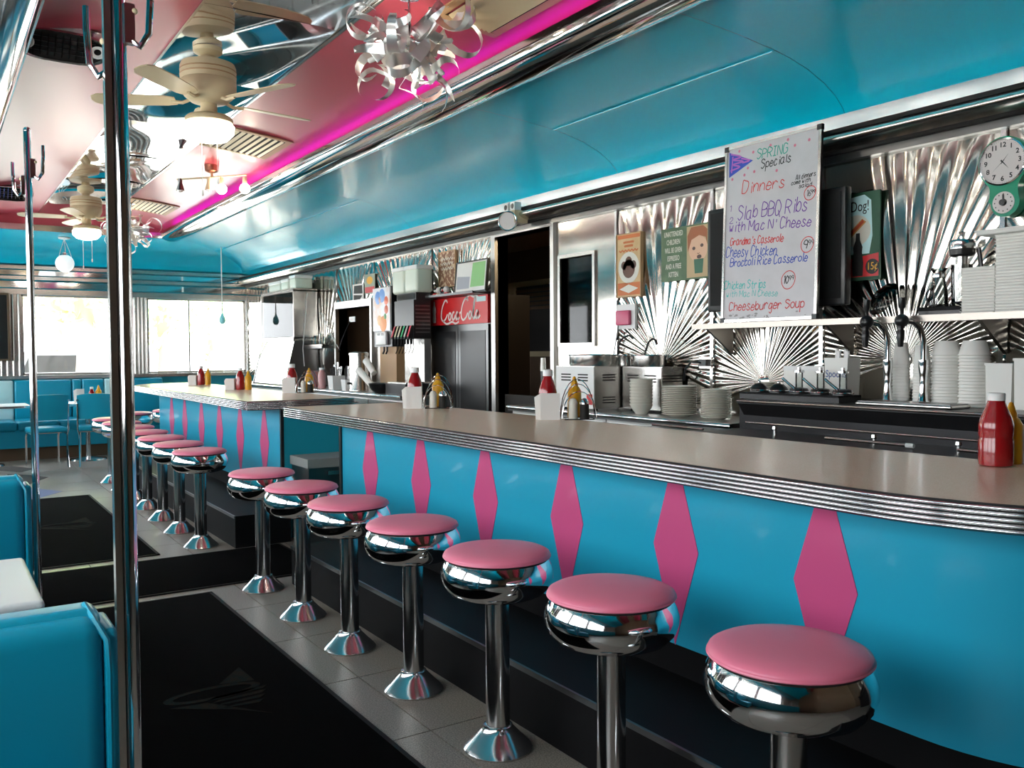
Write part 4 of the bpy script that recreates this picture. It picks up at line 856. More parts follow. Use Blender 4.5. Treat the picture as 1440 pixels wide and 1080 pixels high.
MB().add([(4.145, y0+.03, BZ+.02), (4.145, y1-.03, BZ+.02), (4.29, y1-.03, 1.68), (4.29, y0+.03, 1.68), (4.149, y0+.03, BZ+.02), (4.149, y1-.03, BZ+.02), (4.294, y1-.03, 1.68), (4.294, y0+.03, 1.68)], [(0, 1, 2, 3), (7, 6, 5, 4)]).build('slanted_glass', C['glass'], t, smooth=0)
for k, (a, b_, h) in enumerate(((12.0, 12.25, .19), (12.3, 12.6, .16), (12.65, 13.15, .15))): jug(4.32, a, 4.58, b_, 2.42, 2.42+h, 'pale storage tub on top of the pie case, %s from the right' % ORD[k])
# shelf with glasses and hanging cords
t = T('wall_shelf', 'small dark steel shelf on the wall between pie case and hatch', 'shelf', (4.55, 11.6, 1.58)); MB().box((4.42, 11.3, 1.58), (4.63, 11.95, 1.605)).build('board', C['steeld'], t, smooth=0); MB().box((4.42, 11.3, 1.6), (4.428, 11.95, 1.63)).build('lip', C['shelf'], t, smooth=0)
for k, (y, h, r) in enumerate(((11.88, .13, .03), (11.72, .15, .045), (11.56, .17, .04), (11.4, .12, .05))):
    t = T('shelf_glass', 'glass vessel on the small steel shelf, %s from the left' % ORD[k], 'glass', (4.52, y, 1.605), 'vessels on the small steel shelf'); MB().lathe([(.001, 0), (r*.7, 0), (r, h), (r*.93, h), (r*.65, .008), (.001, .008)], (4.52, y, 1.605), 16, caps=False).build('bowl', C['jar'], t); MB().tube([(4.52+r*cos(a), y+r*sin(a), 1.605+h) for a in [2*pi*i/16 for i in range(16)]], .003, 5, True).build('rim', C['chromed'], t)
for k, (pts, l_) in enumerate(((((432, 412), (430, 440), (428, 465), (426, 490), (428, 515)), 'white power cord hanging straight down the steel wall'), (((452, 440), (458, 455), (463, 466), (470, 480), (478, 492)), 'white power cord slanting across the steel wall'))):
    tag(MB().tube([P(x, y, Y=11.955) if k == 0 else P(x, y, X=4.61) for x, y in pts], .006, 6).build('power_cord', C['white']), l_, 'cord', 'cords on the steel wall')
tag(MB().tube([P(x, y, X=4.60) for x, y in ((492, 452), (486, 465), (480, 480), (476, 495))], .007, 6).build('power_cord', C['blackp']), 'black power cord below the outlet in the hatch', 'cord', 'cords on the steel wall')
t, W, H = panel('wall_outlet', 'white power outlet plate at the hatch', 'outlet', 491, 453, 499, 445, 4.62, .01, None, 'white'); MB().box((-W*.2, H*.3, 0), (W*.2, H*.7, .008)).build('socket_face', C['paper'], t, False, smooth=0)
# pictures left of the doorway
t, W, H = panel('framed_notice', 'framed notice with grey and green papers above the red cooler', 'picture', 640, 412, 682, 364, 4.44, .015, (.014, 'blackp'), 'paper'); flat(t, 'green_sheet', [[(.0, .04), (W*.45, .04), (W*.45, H*.96), (.02, H*.96)]], mat('green paper', (.25, .5, .2), .6), .001); flat(t, 'grey_sheet', [[(-W*.46, .03), (-.02, .03), (-.02, H*.5), (-W*.46, H*.55)]], mat('grey paper', (.35, .36, .4), .6), .001); t.rotation_euler.rotate_axis('X', -.1)
t, W, H = panel('brown_sign', 'narrow brown menu sign with cream script above the soda fountain', 'sign', 618, 404, 640, 352, 4.62, .012, (.008, 'wood'), mat('brown print', (.2, .09, .05), .6, noise=(22, (.55, .42, .28), .5, .56))); b = MB(); [ribbon2(b, spl([(W*(-.38+.76*k/10), H*(.8-.14*r+.035*(-1)**k)) for k in range(11)]), .005, .002) for r in range(3)]; b.build('script_squiggle', C['china'], t, False, smooth=0)
t, W, H = panel('small_poster', 'small black and white poster by the hatch', 'poster', 496, 426, 511, 398, 4.62, .006, None, 'paper'); flat(t, 'dark_print', [[(-W*.4, H*.5), (W*.42, H*.45), (W*.4, H*.9), (-W*.35, H*.92)], [(-W*.4, H*.1), (W*.1, H*.05), (W*.4, H*.35), (-W*.4, H*.42)]], C['dark'], .001)
t, W, H = panel('small_poster', 'small poster with orange food picture beside the juice machine', 'poster', 513, 414, 527, 384, 4.62, .006, None, mat('poster ground', (.3, .35, .28), .6)); flat(t, 'orange_print', [[(W*.3*cos(a), H*.68+H*.2*sin(a)) for a in [2*pi*k/14 for k in range(14)]]], C['mustard'], .001); flat(t, 'red_band', [[(-W*.45, H*.05), (W*.45, H*.05), (W*.45, H*.35), (-W*.45, H*.35)]], C['redp'], .001)
shelf_t = T('ledge_board', 'dark ledge above the red cooler header', 'ledge', (4.55, 7.85, 2.085)); MB().box((4.42, FR0, 2.085), (4.645, 8.33, 2.105)).build('board', C['blackp'], shelf_t, smooth=0); MB().box((4.415, FR0, 2.086), (4.422, 8.33, 2.11)).build('edge', C['steeld'], shelf_t, smooth=0)
for k in range(4):
    y = 8.02+.078*k; t = T('snow_globe', 'little trinket on the ledge over the red cooler, %s from the right' % ORD[k], 'trinket', (4.5, y, 2.105), 'trinkets over the red cooler')
    MB().lathe([(.001, 0), (.035, 0), (.03, .025), (.001, .025)], (4.5, y, 2.105), 14, caps=False).build('foot', C[('redp', 'blackp', 'wood', 'redp')[k]], t); MB().ball((4.5, y, 2.105+.055), .036, 8).build('dome', C['jar'] if k % 2 else C['dial'], t); MB().ball((4.5, y, 2.155), .016, 6).build('figure', C[('green', 'redp', 'mustard', 'white')[k]], t)
# ------------------------------------------------------------------ wall shelf with whiteboard, screen and coffee gear
SX, SZ = 4.32, 1.685
t = T('steel_shelf', 'long steel wall shelf under the whiteboard', 'shelf', (4.48, 2.2, SZ))
MB().box((SX, -.4, SZ-.022), (XR-.02, 4.32, SZ)).build('shelf_board', C['shelf'], t, smooth=0); MB().box((SX-.006, -.4, SZ-.03), (SX, 4.32, SZ+.004)).build('front_lip', C['shelf'], t, smooth=0)
for y in (4.25, 3.3, 2.4, 1.4, .3): MB().prism([(SX+.05, SZ-.022), (XR-.02, SZ-.022), (XR-.02, SZ-.2)], lambda u, v, w_: (u, w_, v), (y-.01, y+.01)).build('bracket', C['shelf'], t, smooth=0)
# screen
ay, by = P(996, 400, X=4.5).y, P(1190, 400, X=4.5).y
t = T('flat_screen', 'black switched off flat screen standing behind the whiteboard', 'screen', (4.52, (ay+by)/2, SZ))
MB().rbox((4.49, by, SZ+.09), (4.55, ay, 2.47), .012).build('cabinet', C['blackp'], t); MB().box((4.486, by+.03, SZ+.13), (4.49, ay-.03, 2.44)).build('screen', C['gap'], t, smooth=0)
MB().box((4.44, (ay+by)/2-.2, SZ), (4.6, (ay+by)/2+.2, SZ+.015)).build('stand_foot', C['blackp'], t, smooth=0); MB().box((4.51, (ay+by)/2-.05, SZ+.01), (4.54, (ay+by)/2+.05, SZ+.1)).build('stand_neck', C['blackp'], t, smooth=0)
# whiteboard
b0 = P(1013, 452, X=SX+.02); b1 = P(1147, 445, X=SX+.02); BW = b0.y-b1.y; BH = 1.135
wb = T('whiteboard', 'tall whiteboard of handwritten spring specials leaning on the shelf', 'whiteboard', (SX+.03, (b0.y+b1.y)/2, SZ+.008), rot=WALLROT); wb.rotation_euler.rotate_axis('X', -.035)
MB().box((-BW/2, 0, -.012), (BW/2, BH, 0)).build('board', C['board'], wb, False, smooth=0)
fw = .018
for p, q in (((-BW/2, 0), (BW/2, fw)), ((-BW/2, BH-fw), (BW/2, BH)), ((-BW/2, fw), (-BW/2+fw, BH-fw)), ((BW/2-fw, fw), (BW/2, BH-fw))): MB().box((*p, -.014), (*q, .008)).build('frame', C['steel'], wb, False, smooth=0)
for u in (-1, 1):
    for v in (0, 1): MB().box((u*BW/2-u*.03, v*BH-(.03 if v else -.0), -.015), (u*BW/2+u*.003, v*BH+(.003 if v else .03), .0095)).build('corner_cap', C['blackp'], wb, False, smooth=0)
def bd(cx, cy):
    s = (cx-115)/420; top = 190-110*s; bot = 980-25*s; return (-BW/2+s*BW, BH*(bot-cy)/(bot-top))
VS = BH/830
inks = {'g': ink('green marker', (.02, .32, .24)), 'k': C['ink'], 'r': ink('red marker', (.55, .03, .03)), 'p': ink('purple marker', (.13, .03, .28)), 'b': ink('blue marker', (.02, .06, .38)), 't': ink('teal marker', (.08, .5, .46)), 'm': ink('pink marker', (.62, .18, .26))}
lines = [('SPRING', 262, 237, 395, 207, 42, 'g'), ('Specials', 282, 277, 410, 246, 38, 'k'), ('Dinners', 197, 394, 385, 360, 52, 'r'), ('All dinners', 434, 330, 514, 310, 20, 'k'), ('come with', 416, 352, 494, 336, 18, 'k'), ('salad', 448, 366, 500, 356, 16, 'k'),
 ('1', 136, 478, 148, 476, 26, 'p'), ('2', 142, 528, 160, 526, 28, 'p'), ('Slab BBQ Ribs', 180, 512, 482, 466, 60, 'p'), ("with Mac N' Cheese", 142, 566, 500, 536, 44, 'p'), ("Grandma's Casserole", 148, 628, 388, 606, 33, 'r'), ('Cheesy Chicken', 128, 682, 360, 666, 46, 'b'), ('Broccoli Rice Casserole', 150, 724, 490, 694, 36, 'b'), ('Chicken Strips', 124, 826, 316, 818, 36, 't'), ('with Mac N Cheese', 136, 862, 370, 852, 28, 't'), ('Cheeseburger Soup', 150, 926, 482, 904, 40, 'r'),
 ('16', 480, 404, 497, 400, 26, 'k'), ('99', 499, 392, 514, 388, 14, 'k'), ('9', 474, 640, 490, 636, 34, 'k'), ('99', 492, 622, 514, 618, 18, 'k'), ('10', 394, 800, 415, 796, 32, 'k'), ('99', 417, 782, 437, 778, 18, 'k')]
grp = {}
for i, (s_, x0, y0, x1, y1, h, c_) in enumerate(lines):
    b = MB(); hand(b, s_, bd(x0, y0), bd(x1, y1), h*VS*1.02, .0030 if h > 30 else .0021, .001, i); b.build('handwriting', inks[c_], wb, False, smooth=0)
for cx, cy, rx, ry in ((494, 388, 30, 30), (489, 620, 33, 34), (415, 780, 37, 40)):
    b = MB(); u, v = bd(cx, cy); ribbon2(b, [(u+rx*VS*cos(a)*(1+.03*sin(3*a)), v+ry*VS*sin(a+.1)) for a in [2*pi*k/28 for k in range(29)]], .0026, .001); b.build('price_circle', inks['r'], wb, False, smooth=0)
flat(wb, 'pennant', [[bd(132, 208), bd(134, 322), bd(245, 240)]], inks['b'], .0006)
b = MB()
for pts in (((140, 215), (190, 225), (150, 240), (200, 245), (150, 262), (185, 270), (140, 290)), ((150, 225), (145, 300)), ((190, 232), (230, 240), (195, 252))): ribbon2(b, spl([bd(*p) for p in pts]), .005, .0012)
b.build('pennant_scribble', ink('violet marker', (.4, .12, .45)), wb, False, smooth=0)
b = MB()
for cx, cy in ((245, 203), (322, 172), (397, 147), (427, 173), (485, 149), (252, 291), (207, 307), (150, 328), (352, 286), (222, 275), (180, 200)): disc2(b, bd(cx, cy), 7*VS, .0008, 12)
b.build('pink_dots', inks['m'], wb, False, smooth=0)
b = MB(); rr = random.Random(4)
for k in range(70):
    cx, cy = rr.uniform(125, 500), 972-abs(rr.gauss(0, 22)); u, v = bd(cx, cy); s_ = rr.uniform(.004, .012)
    if abs(u) > BW/2-.03: continue
    b.add([(u+s_*rr.uniform(.6, 1.6)*cos(a), max(.02, v+s_*.6*sin(a)), .0005+k*1e-6) for a in [2*pi*i/7 for i in range(7)]], [tuple(range(7))])
b.build('marker_smudges', mat('smudge', (.3, .28, .28), .6), wb, False, smooth=0)
# sundae sign, children sign, hot dog sign, switch box
t, W, H = panel('sundae_sign', 'brown and cream sundae sign beside the pass window', 'sign', 868, 418, 901, 326, 4.615, .02, (.006, 'wood'), mat('tan print', (.55, .36, .17), .5, noise=(9, (.62, .46, .25), .4, .7)))
om = ink('orange print', (.5, .13, .03)); flat(t, 'orange_bands', [[(-W*.47, H*.93), (W*.47, H*.93), (W*.47, H*.99), (-W*.47, H*.99)], [(-W*.47, H*.02), (W*.47, H*.02), (W*.47, H*.22), (-W*.47, H*.22)]], om, .001)
b = MB(); [ribbon2(b, spl([(W*w0*(-1+2*k/12), H*(v0+.012*(-1)**k)) for k in range(13)]), .006, .0016) for w0, v0 in ((.22, .87), (.18, .81), (.4, .735))]; b.build('faded_lettering', om, t, False, smooth=0)
b = MB(); disc2(b, (0, H*.46), W*.44, .001, 28); b.build('plate_print', C['china'], t, False, smooth=0); b = MB(); disc2(b, (0, H*.44), W*.26, .0016, 20); disc2(b, (0, H*.56), W*.14, .0016, 16); disc2(b, (-W*.2, H*.5), W*.12, .0016, 14); disc2(b, (W*.2, H*.5), W*.12, .0016, 14); b.build('sundae_print', ink('chocolate', (.09, .03, .015)), t, False, smooth=0)
flat(t, 'diamond_print', [[(-W*.4, H*.12), (0, H*.05), (W*.4, H*.12), (0, H*.19)]], C['china'], .0016)
t, W, H = panel('children_sign', 'green sign about unattended children with a child drinking from a cup', 'sign', 930, 397, 996, 312, 4.61, .012, None, C['signgreen'])
for i, s_ in enumerate(('UNATTENDED', 'CHILDREN', 'WILL BE GIVEN', 'ESPRESSO', 'AND A FREE', 'KITTEN')): text(s_, H*.135, C['china'], t, (-W*.23, H*(.88-.152*i), .0008), 'lettering', sx=.5 if len(s_) > 12 else .56, bold=.0007)
flat(t, 'photo_ground', [[(W*.06, H*.03), (W*.49, H*.03), (W*.49, H*.97), (W*.06, H*.97)]], mat('sepia ground', (.5, .36, .2), .5), .0008)
fx = W*.3; b = MB(); disc2(b, (fx-W*.005, H*.55), W*.195, .0013, 28, 1.0); b.build('face_print', ink('skin print', (.68, .42, .28)), t, False, smooth=0)
b = MB(); b.add([(x, y, .0016) for x, y in [(fx-W*.215, H*.5), (fx-W*.225, H*.8), (fx-W*.15, H*.95), (fx+W*.1, H*.96), (fx+W*.185, H*.88), (fx+W*.185, H*.6), (fx+W*.15, H*.74), (fx+W*.02, H*.79), (fx-W*.14, H*.72)]], [tuple(range(9))]); b.build('hair_print', ink('auburn print', (.3, .09, .03)), t, False, smooth=0)
b = MB(); disc2(b, (fx-W*.09, H*.56), W*.026, .0018, 12, 1.3); disc2(b, (fx+W*.075, H*.6), W*.026, .0018, 12, 1.3); ribbon2(b, spl([(fx-W*.02, H*.47), (fx+W*.0, H*.455), (fx+W*.03, H*.47)]), .002, .0018); disc2(b, (fx+W*.02, H*.4), W*.03, .0018, 12, 1.6); b.build('eyes_print', ink('dark print', (.05, .02, .015)), t, False, smooth=0)
flat(t, 'cup_print', [[(fx-W*.09, H*.36), (fx-W*.07, H*.1), (fx+W*.09, H*.1), (fx+W*.11, H*.36)]], ink('cup print', (.03, .12, .07)), .002)
t, W, H = panel('hot_dog_sign', 'green hot dog and cola sign partly hidden by the screen', 'sign', 1166, 398, 1238, 266, 4.615, .012, None, mat('deep green print', (.01, .07, .035), .5))
flat(t, 'white_shape', [[(-W*.42, H*.3), (W*.3, H*.3), (W*.36, H*.5), (W*.33, H*.9), (W*.2, H*.97), (-W*.42, H*.93)]], C['palew'], .0008)
text('Hot Dog!', H*.17, C['ink'], t, (-W*.06, H*.84, .0014), 'lettering', sx=.72)
b = MB(); disc2(b, (W*.03, H*.57), W*.27, .0012, 24, 1.1); b.build('plate_print', C['china'], t, False, smooth=0)
flat(t, 'hot_dog_print', [[(-W*.2, H*.42), (-W*.23, H*.48), (W*.16, H*.70), (W*.24, H*.66)]], ink('bun print', (.5, .22, .06)), .0016); flat(t, 'sausage_print', [[(-W*.17, H*.46), (-W*.18, H*.5), (W*.17, H*.69), (W*.2, H*.66)]], ink('sausage print', (.42, .06, .02)), .002)
flat(t, 'red_band', [[(-W*.48, H*.04), (W*.48, H*.04), (W*.48, H*.3), (-W*.48, H*.22)]], C['redp'], .001)
b_ = [(.09, .05), (.1, .2), (.075, .32), (.085, .38), (.04, .46), (.035, .54)]; flat(t, 'bottle_print', [[(-x*W*1.1+W*.08, y*H) for x, y in b_]+[(x*W*1.1+W*.08, y*H) for x, y in b_[::-1]]], C['ink'], .0022)
b = MB(); disc2(b, (W*.36, H*.15), W*.13, .0016, 20); b.build('price_disc', C['ink'], t, False, smooth=0); text('15¢', H*.12, C['mustard'], t, (W*.36, H*.15, .0024), 'lettering', sx=.8)
t, W, H = panel('switch_box', 'white wall box with a pink square cover under the sundae sign', 'switch', 868, 463, 893, 427, 4.62, .02, None, 'white'); MB().rbox((-W*.45, H*.15, 0), (W*.3, H*.75, .03), .008).build('pink_cover', mat('pink cover', (.55, .07, .16), .3), t, False)
# clock
cc = P(1412, 228, X=4.58); ck = T('wall_clock', 'green teardrop kitchen clock with a small timer dial', 'clock', (4.60, cc.y, cc.z), rot=WALLROT)
R1, R2, dz = .128, .072, -.205; out = []
al = math.acos((R1-R2)/abs(dz)*.9)
out += [(R1*cos(a), R1*sin(a)) for a in [-.75+(pi+1.5)*k/28 for k in range(29)]]
out += spl([(-R1*cos(.75), -R1*sin(.75)), (-.066, -.13), (-R2, dz)], 5)[1:-1]
out += [(R2*cos(a)+.012, dz+R2*sin(a)) for a in [pi+pi*k/14 for k in range(15)]]
out += spl([(R2+.012, dz), (.074, -.13), (R1*cos(.75), -R1*sin(.75))], 5)[1:-1]
MB().prism(out, lambda u, v, w_: (u, v, w_), (-.03, .03)).build('case', C['green'], ck, False)
MB().lathe([(.118, 0), (.12, .012), (.112, .016), (.108, .006)], (0, 0, .028), 36, caps=False).build('bezel', C['chrome'], ck, False)
dl = MB().lathe([(.11, 0), (.11, .004), (.001, .004)], (0, 0, .03), 36, caps=False).build('dial', C['dial'], ck, False)
for h in range(1, 13): a = pi/2-h*pi/6; text(str(h), .034, C['ink'], dl, (.085*cos(a), .085*sin(a), .0352), 'numeral', bold=.0008)
b = MB()
for k in range(60): a = 2*pi*k/60; disc2(b, (.104*cos(a), .104*sin(a)), .0013, .0351, 6)
b.build('minute_dots', C['ink'], dl, False, smooth=0)
for ang, L_, w_, nm in ((pi/2-2*pi*(4.63/12), .05, .004, 'hour_hand'), (pi/2-2*pi*(38/60), .078, .0012, 'second_hand'), (pi/2-2*pi*(6.5/60), .05, .0026, 'minute_hand')):
    d = Vector((cos(ang), sin(ang))); q = Vector((-d.y, d.x))*w_; MB().add([(-d.x*.012+q.x, -d.y*.012+q.y, .037), (-d.x*.012-q.x, -d.y*.012-q.y, .037), (d.x*L_, d.y*L_, .037)], [(0, 1, 2)]).build(nm, C['ink'], ck, False, smooth=0)
tdl = MB().lathe([(.055, 0), (.055, .004), (.001, .004)], (.006, dz, .03), 28, caps=False).build('timer_dial', C['dial'], ck, False)
b = MB()
for k in range(12): a = 2*pi*k/12; disc2(b, (.006+.043*cos(a), dz+.043*sin(a)), .0035, .0352, 8)
b.build('timer_marks', C['ink'], tdl, False, smooth=0); MB().lathe([(.018, 0), (.015, .015), (.001, .016)], (.006, dz, .034), 16, caps=False).build('timer_knob', C['blackp'], tdl, False); MB().box((.003, dz, .034), (.009, dz+.04, .04)).build('timer_pointer', C['blackp'], tdl, False, smooth=0)
# hook, lid and pan on the shelf
q = P(1235, 440, X=4.45); t = T('glass_lid', 'dark glass lid leaning behind the beer taps on the shelf', 'lid', (4.45, q.y, SZ)); MB().lathe([(.001, .03), (.06, .025), (.1, .0), (.105, .002), (.102, .008), (.06, .035), (.001, .04)], (4.5, q.y, SZ+.11), 24, (-.8, .3, .5), caps=False).build('dome', C['glassd'], t); MB().ball((4.46, q.y+.015, SZ+.13), .014, 6).build('knob', C['blackp'], t)
# coffee carafes on a black tray
tr0, tr1 = P(1305, 440, X=4.45), P(1365, 440, X=4.45); t = T('carafe_tray', 'black plastic tray under the coffee carafes on the shelf', 'tray', (4.45, (tr0.y+tr1.y)/2, SZ)); MB().box((4.36, tr1.y, SZ), (4.56, tr0.y, SZ+.04)).build('base', C['blackp'], t, smooth=0); MB().box((4.355, tr1.y, SZ+.025), (4.36, tr0.y, SZ+.045)).build('lip', C['black'], t, smooth=0)
q = P(1320, 420, X=4.44); t = T('coffee_flask', 'glass coffee flask with wire handle on the black tray', 'carafe', (4.44, q.y, SZ+.04)); o = (4.44, q.y, SZ+.04)
MB().lathe([(.001, 0), (.046, 0), (.05, .02), (.042, .1), (.029, .16), (.031, .19), (.044, .21), (.041, .21), (.028, .185), (.026, .16), (.039, .1), (.047, .02), (.001, .004)], o, 22, caps=False).build('flask', C['jar'], t); MB().lathe([(.034, .16), (.036, .175), (.034, .185)], o, 20, caps=False).build('neck_band', C['chromed'], t); MB().tube([(4.37, q.y-.02, SZ+.05), (4.36, q.y-.02, SZ+.12), (4.36, q.y, SZ+.14), (4.36, q.y+.02, SZ+.12), (4.37, q.y+.02, SZ+.05)], .004, 6).build('wire_handle', C['blackp'], t)
q = P(1352, 420, X=4.46); t = T('coffee_press', 'tall glass coffee press with chrome and black lid', 'carafe', (4.46, q.y, SZ+.04)); o = (4.46, q.y, SZ+.04)
MB().lathe([(.001, 0), (.044, 0), (.048, .03), (.052, .22), (.05, .22), (.045, .03), (.001, .006)], o, 22, caps=False).build('glass_body', C['jar'], t); MB().lathe([(.064, .3), (.06, .27), (.05, .262), (.001, .26)], o, 20, caps=False).build('lid_underside', C['blackp'], t); MB().lathe([(.064, .30), (.066, .335), (.06, .345), (.012, .35), (.012, .37), (.018, .385), (.001, .395)], o, 22, caps=False).build('lid', C['chromed'], t)
MB().cyl((4.46, q.y, SZ+.24), (4.46, q.y, SZ+.31), .03, 12).build('brew_basket', C['steel'], t); MB().tube([(4.5, q.y-.06, SZ+.07), (4.51, q.y-.08, SZ+.2), (4.5, q.y-.065, SZ+.34)], .012, 8).build('handle', C['blackp'], t)
# foam boxes on the shelf
def stack(name, label, cat, grp, make, n, loc, dz, jit=.0, rz0=0, seed=1):
    first = None; rr = random.Random(seed)
    for k in range(n):
        p = (loc[0]+rr.uniform(-jit, jit), loc[1]+rr.uniform(-jit, jit), loc[2]+k*dz)
        lab = '%s, %s' % (label, 'bottom one' if k == 0 else ('top one' if k == n-1 else '%s from the bottom' % (ORD[k] if k < 20 else 'twenty-%s' % ORD[k-20])))
        if first is None: first = make(); first.location = p; first['label'] = lab; first['category'] = cat; first['group'] = grp; first.rotation_euler.z = rz0
        else: copytree(first, p, lab)
    return first
def foambox(w_, d_, h):
    def f():
        t = T('foam_box', '', 'box'); MB().rbox((-d_/2, -w_/2, 0), (d_/2, w_/2, h*.85), h*.3, 2).build('shell', C['foam'], t, False); MB().rbox((-d_/2-.004, -w_/2-.004, h*.8), (d_/2+.004, w_/2+.004, h), h*.08, 1).build('rim', C['foam'], t, False); return t
    return f
q = P(1388, 432, X=4.44); stack('foam_box', 'white foam carton in the short stack on the shelf', 'box', 'short stack of foam cartons', foambox(.165, .18, .014), 16, (4.44, q.y, SZ), .0145, .001)
q = P(1436, 432, X=4.42); stack('foam_box', 'white foam carton in the tall stack at the right edge', 'box', 'tall stack of foam cartons', foambox(.2, .2, .014), 26, (4.43, q.y-.02, SZ), .0145, .002, seed=2)
t = T('foam_tray', 'large white tray lying on top of the tall carton stack', 'tray', (4.43, q.y-.02, SZ+.378)); MB().rbox((4.3, q.y-.16, SZ+.378), (4.56, q.y+.16, SZ+.4), .008).build('tray', C['foam'], t); MB().box((4.295, q.y-.165, SZ+.396), (4.565, q.y+.165, SZ+.403)).build('rim', C['foam'], t, smooth=0)
# ------------------------------------------------------------------ black bar unit under the shelf
UZ, UX = 1.215, 4.1
t = T('bar_unit', 'long black steel bar unit with raised back under the shelf', 'bar unit', (4.3, 1.6, 0)); ya, yb = -.6, 3.72
MB().box((UX+.02, ya, .1), (XR-.015, yb, UZ-.02)).build('body', C['bsteel'], t, smooth=0); MB().box((UX+.1, ya+.02, 0), (XR-.03, yb-.02, .1)).build('plinth', C['black'], t, smooth=0)
MB().add([(UX, ya, UZ-.02), (UX, yb, UZ-.02), (UX+.03, yb-.05, 1.085), (UX+.03, ya, 1.085)], [(0, 1, 2, 3)]).build('front_fascia', C['bsteel'], t, smooth=0)
MB().box((UX-.006, ya, UZ-.022), (XR-.015, yb, UZ)).build('top_sheet', C['bsteel'], t, smooth=0); MB().cyl((UX-.004, ya, UZ-.01), (UX-.004, yb, UZ-.01), .009, 8).build('rolled_edge', C['steel'], t)
MB().box((3.62, ya, 1.0), (UX+.03, yb, 1.04)).build('lower_ledge', C['bsteel'], t, smooth=0); MB().cyl((UX+.02, ya, 1.078), (UX+.02, yb-.05, 1.078), .007, 8).build('fascia_rail', C['steel'], t); MB().box((3.66, ya+.05, .1), (UX+.02, yb-.01, 1.0)).build('front_cabinet', C['bsteel'], t, smooth=0)
ib = T('ice_bin', 'dark steel ice bin with a sliding lid left of the bar unit', 'bin', (3.87, 3.98, 0)); MB().box((3.64, 3.735, .08), (4.09, 4.22, .99)).build('body', C['bsteel'], ib, smooth=0); MB().box((3.62, 3.73, .99), (4.1, 4.23, 1.03)).build('lid', C['bsteel'], ib, smooth=0); MB().cyl((3.85, 4.2, 1.043), (3.85, 3.76, 1.043), .008, 8).build('lid_bar', C['steel'], ib); MB().box((3.68, 3.76, 0), (4.06, 4.2, .08)).build('plinth', C['black'], ib, smooth=0)
for a, b_ in ((2.9, 2.42), (2.2, 1.9)): MB().cyl((3.85, a, 1.058), (3.85, b_, 1.058), .008, 8).build('lid_bar', C['steel'], t); MB().cyl((3.85, b_+.03, 1.058), (3.85, b_-.01, 1.058), .011, 8).build('bar_sleeve', C['white'], t)
for y in (3.35, 2.72, 2.28): MB().lathe([(.01, 0), (.01, .02), (.016, .025), (.014, .04), (.001, .042)], (4.0, y, 1.04), 12, caps=False).build('valve_knob', C['chromed'], t)
# topping dispensers on a black tray
p0, p1 = P(1056, 553, X=4.28), P(1188, 560, X=4.28); t = T('topping_rail', 'black rail holding topping jars on the bar unit', 'rail', (4.3, (p0.y+p1.y)/2, UZ)); MB().box((4.2, p1.y-.02, UZ), (4.4, p0.y+.02, UZ+.035)).build('tray', C['blackp'], t, smooth=0); MB().box((4.195, p1.y-.02, UZ+.03), (4.4, p0.y+.02, UZ+.04)).build('lip', C['black'], t, smooth=0)
for k in range(5):
    y = p0.y-.05-(p0.y-p1.y-.08)*k/4; t = T('topping_jar', 'topping jar %s on the black rail, %s from the left' % ('with pump' if k > 1 else 'with low lid', ORD[k]), 'jar', (4.3, y, UZ+.04), 'topping jars'); o = (4.3, y, UZ+.04)
    MB().lathe([(.001, 0), (.058, 0), (.058, .012), (.05, .03), (.03, .05 if k < 2 else .035), (.001, .055 if k < 2 else .035)], o, 20, caps=False).build('lid', C['blackp'], t); MB().tube([(4.3+.059*cos(a), y+.059*sin(a), UZ+.052) for a in [2*pi*i/20 for i in range(20)]], .004, 5, True).build('rim', C['chromed'], t)
    if k > 1:
        MB().cyl((4.27, y-.025, UZ+.06), (4.27, y-.025, UZ+.17), .022, 12).build('pump_body', C['jar'], t); MB().lathe([(.03, 0), (.03, .012), (.012, .016), (.012, .03), (.001, .032)], (4.27, y-.025, UZ+.165), 14).build('pump_cap', C['chromed'], t); MB().cyl((4.26, y+.0, UZ+.07), (4.25, y+.08, UZ+.13), .009, 8).build('spout', C['chromed'], t)
    else: MB().ball((4.3, y, UZ+.1), .012, 6).build('knob', C['chromed'], t)
for k, (a, b_, c_, nm, lab) in enumerate(((1108, 1165, 512, 'white_carton', 'low white carton behind the topping jars'),)):
    q0, q1 = P(a, 548, X=4.46), P(b_, 548, X=4.46); t = T(nm, lab, 'carton', (4.46, (q0.y+q1.y)/2, UZ)); MB().box((4.42, q1.y, UZ), (4.5, q0.y, UZ+.2)).build('box', C['foam'], t, smooth=0); MB().box((4.416, q1.y, UZ+.17), (4.504, q0.y, UZ+.2)).build('lid', C['white'], t, smooth=0)
q0, q1 = P(1165, 548, X=4.44), P(1198, 548, X=4.44); t = T('spoon_bin', 'white bin lettered for spoons behind the topping jars', 'bin', (4.46, (q0.y+q1.y)/2, UZ)); m_ = (q0.y+q1.y)/2; hw = (q0.y-q1.y)/2
b = MB(); b.add([(4.46+sx*.06*k2, m_+sy*hw*k, UZ+z) for z, k, k2 in ((0, .85, 1), (.25, 1, 1), (.25, .93, .9), (.01, .78, .9)) for sx, sy in ((-1, -1), (1, -1), (1, 1), (-1, 1))], [(3, 2, 1, 0)]+[(r*4+i, r*4+(i+1) % 4, r*4+4+(i+1) % 4, r*4+4+i) for r in range(3) for i in range(4)]+[(12, 13, 14, 15)]); b.build('tub', C['foam'], t, smooth=0)
pr = bpy.data.objects.new('label_print', None); COL.objects.link(pr); pr.parent = t; pr.location = (-.061, 0, .155); pr.rotation_euler = WALLROT; text('Spoons', .06, ink('blue print', (.03, .08, .3)), pr, (0, 0, 0), 'lettering', sx=.8)
rr = random.Random(3)
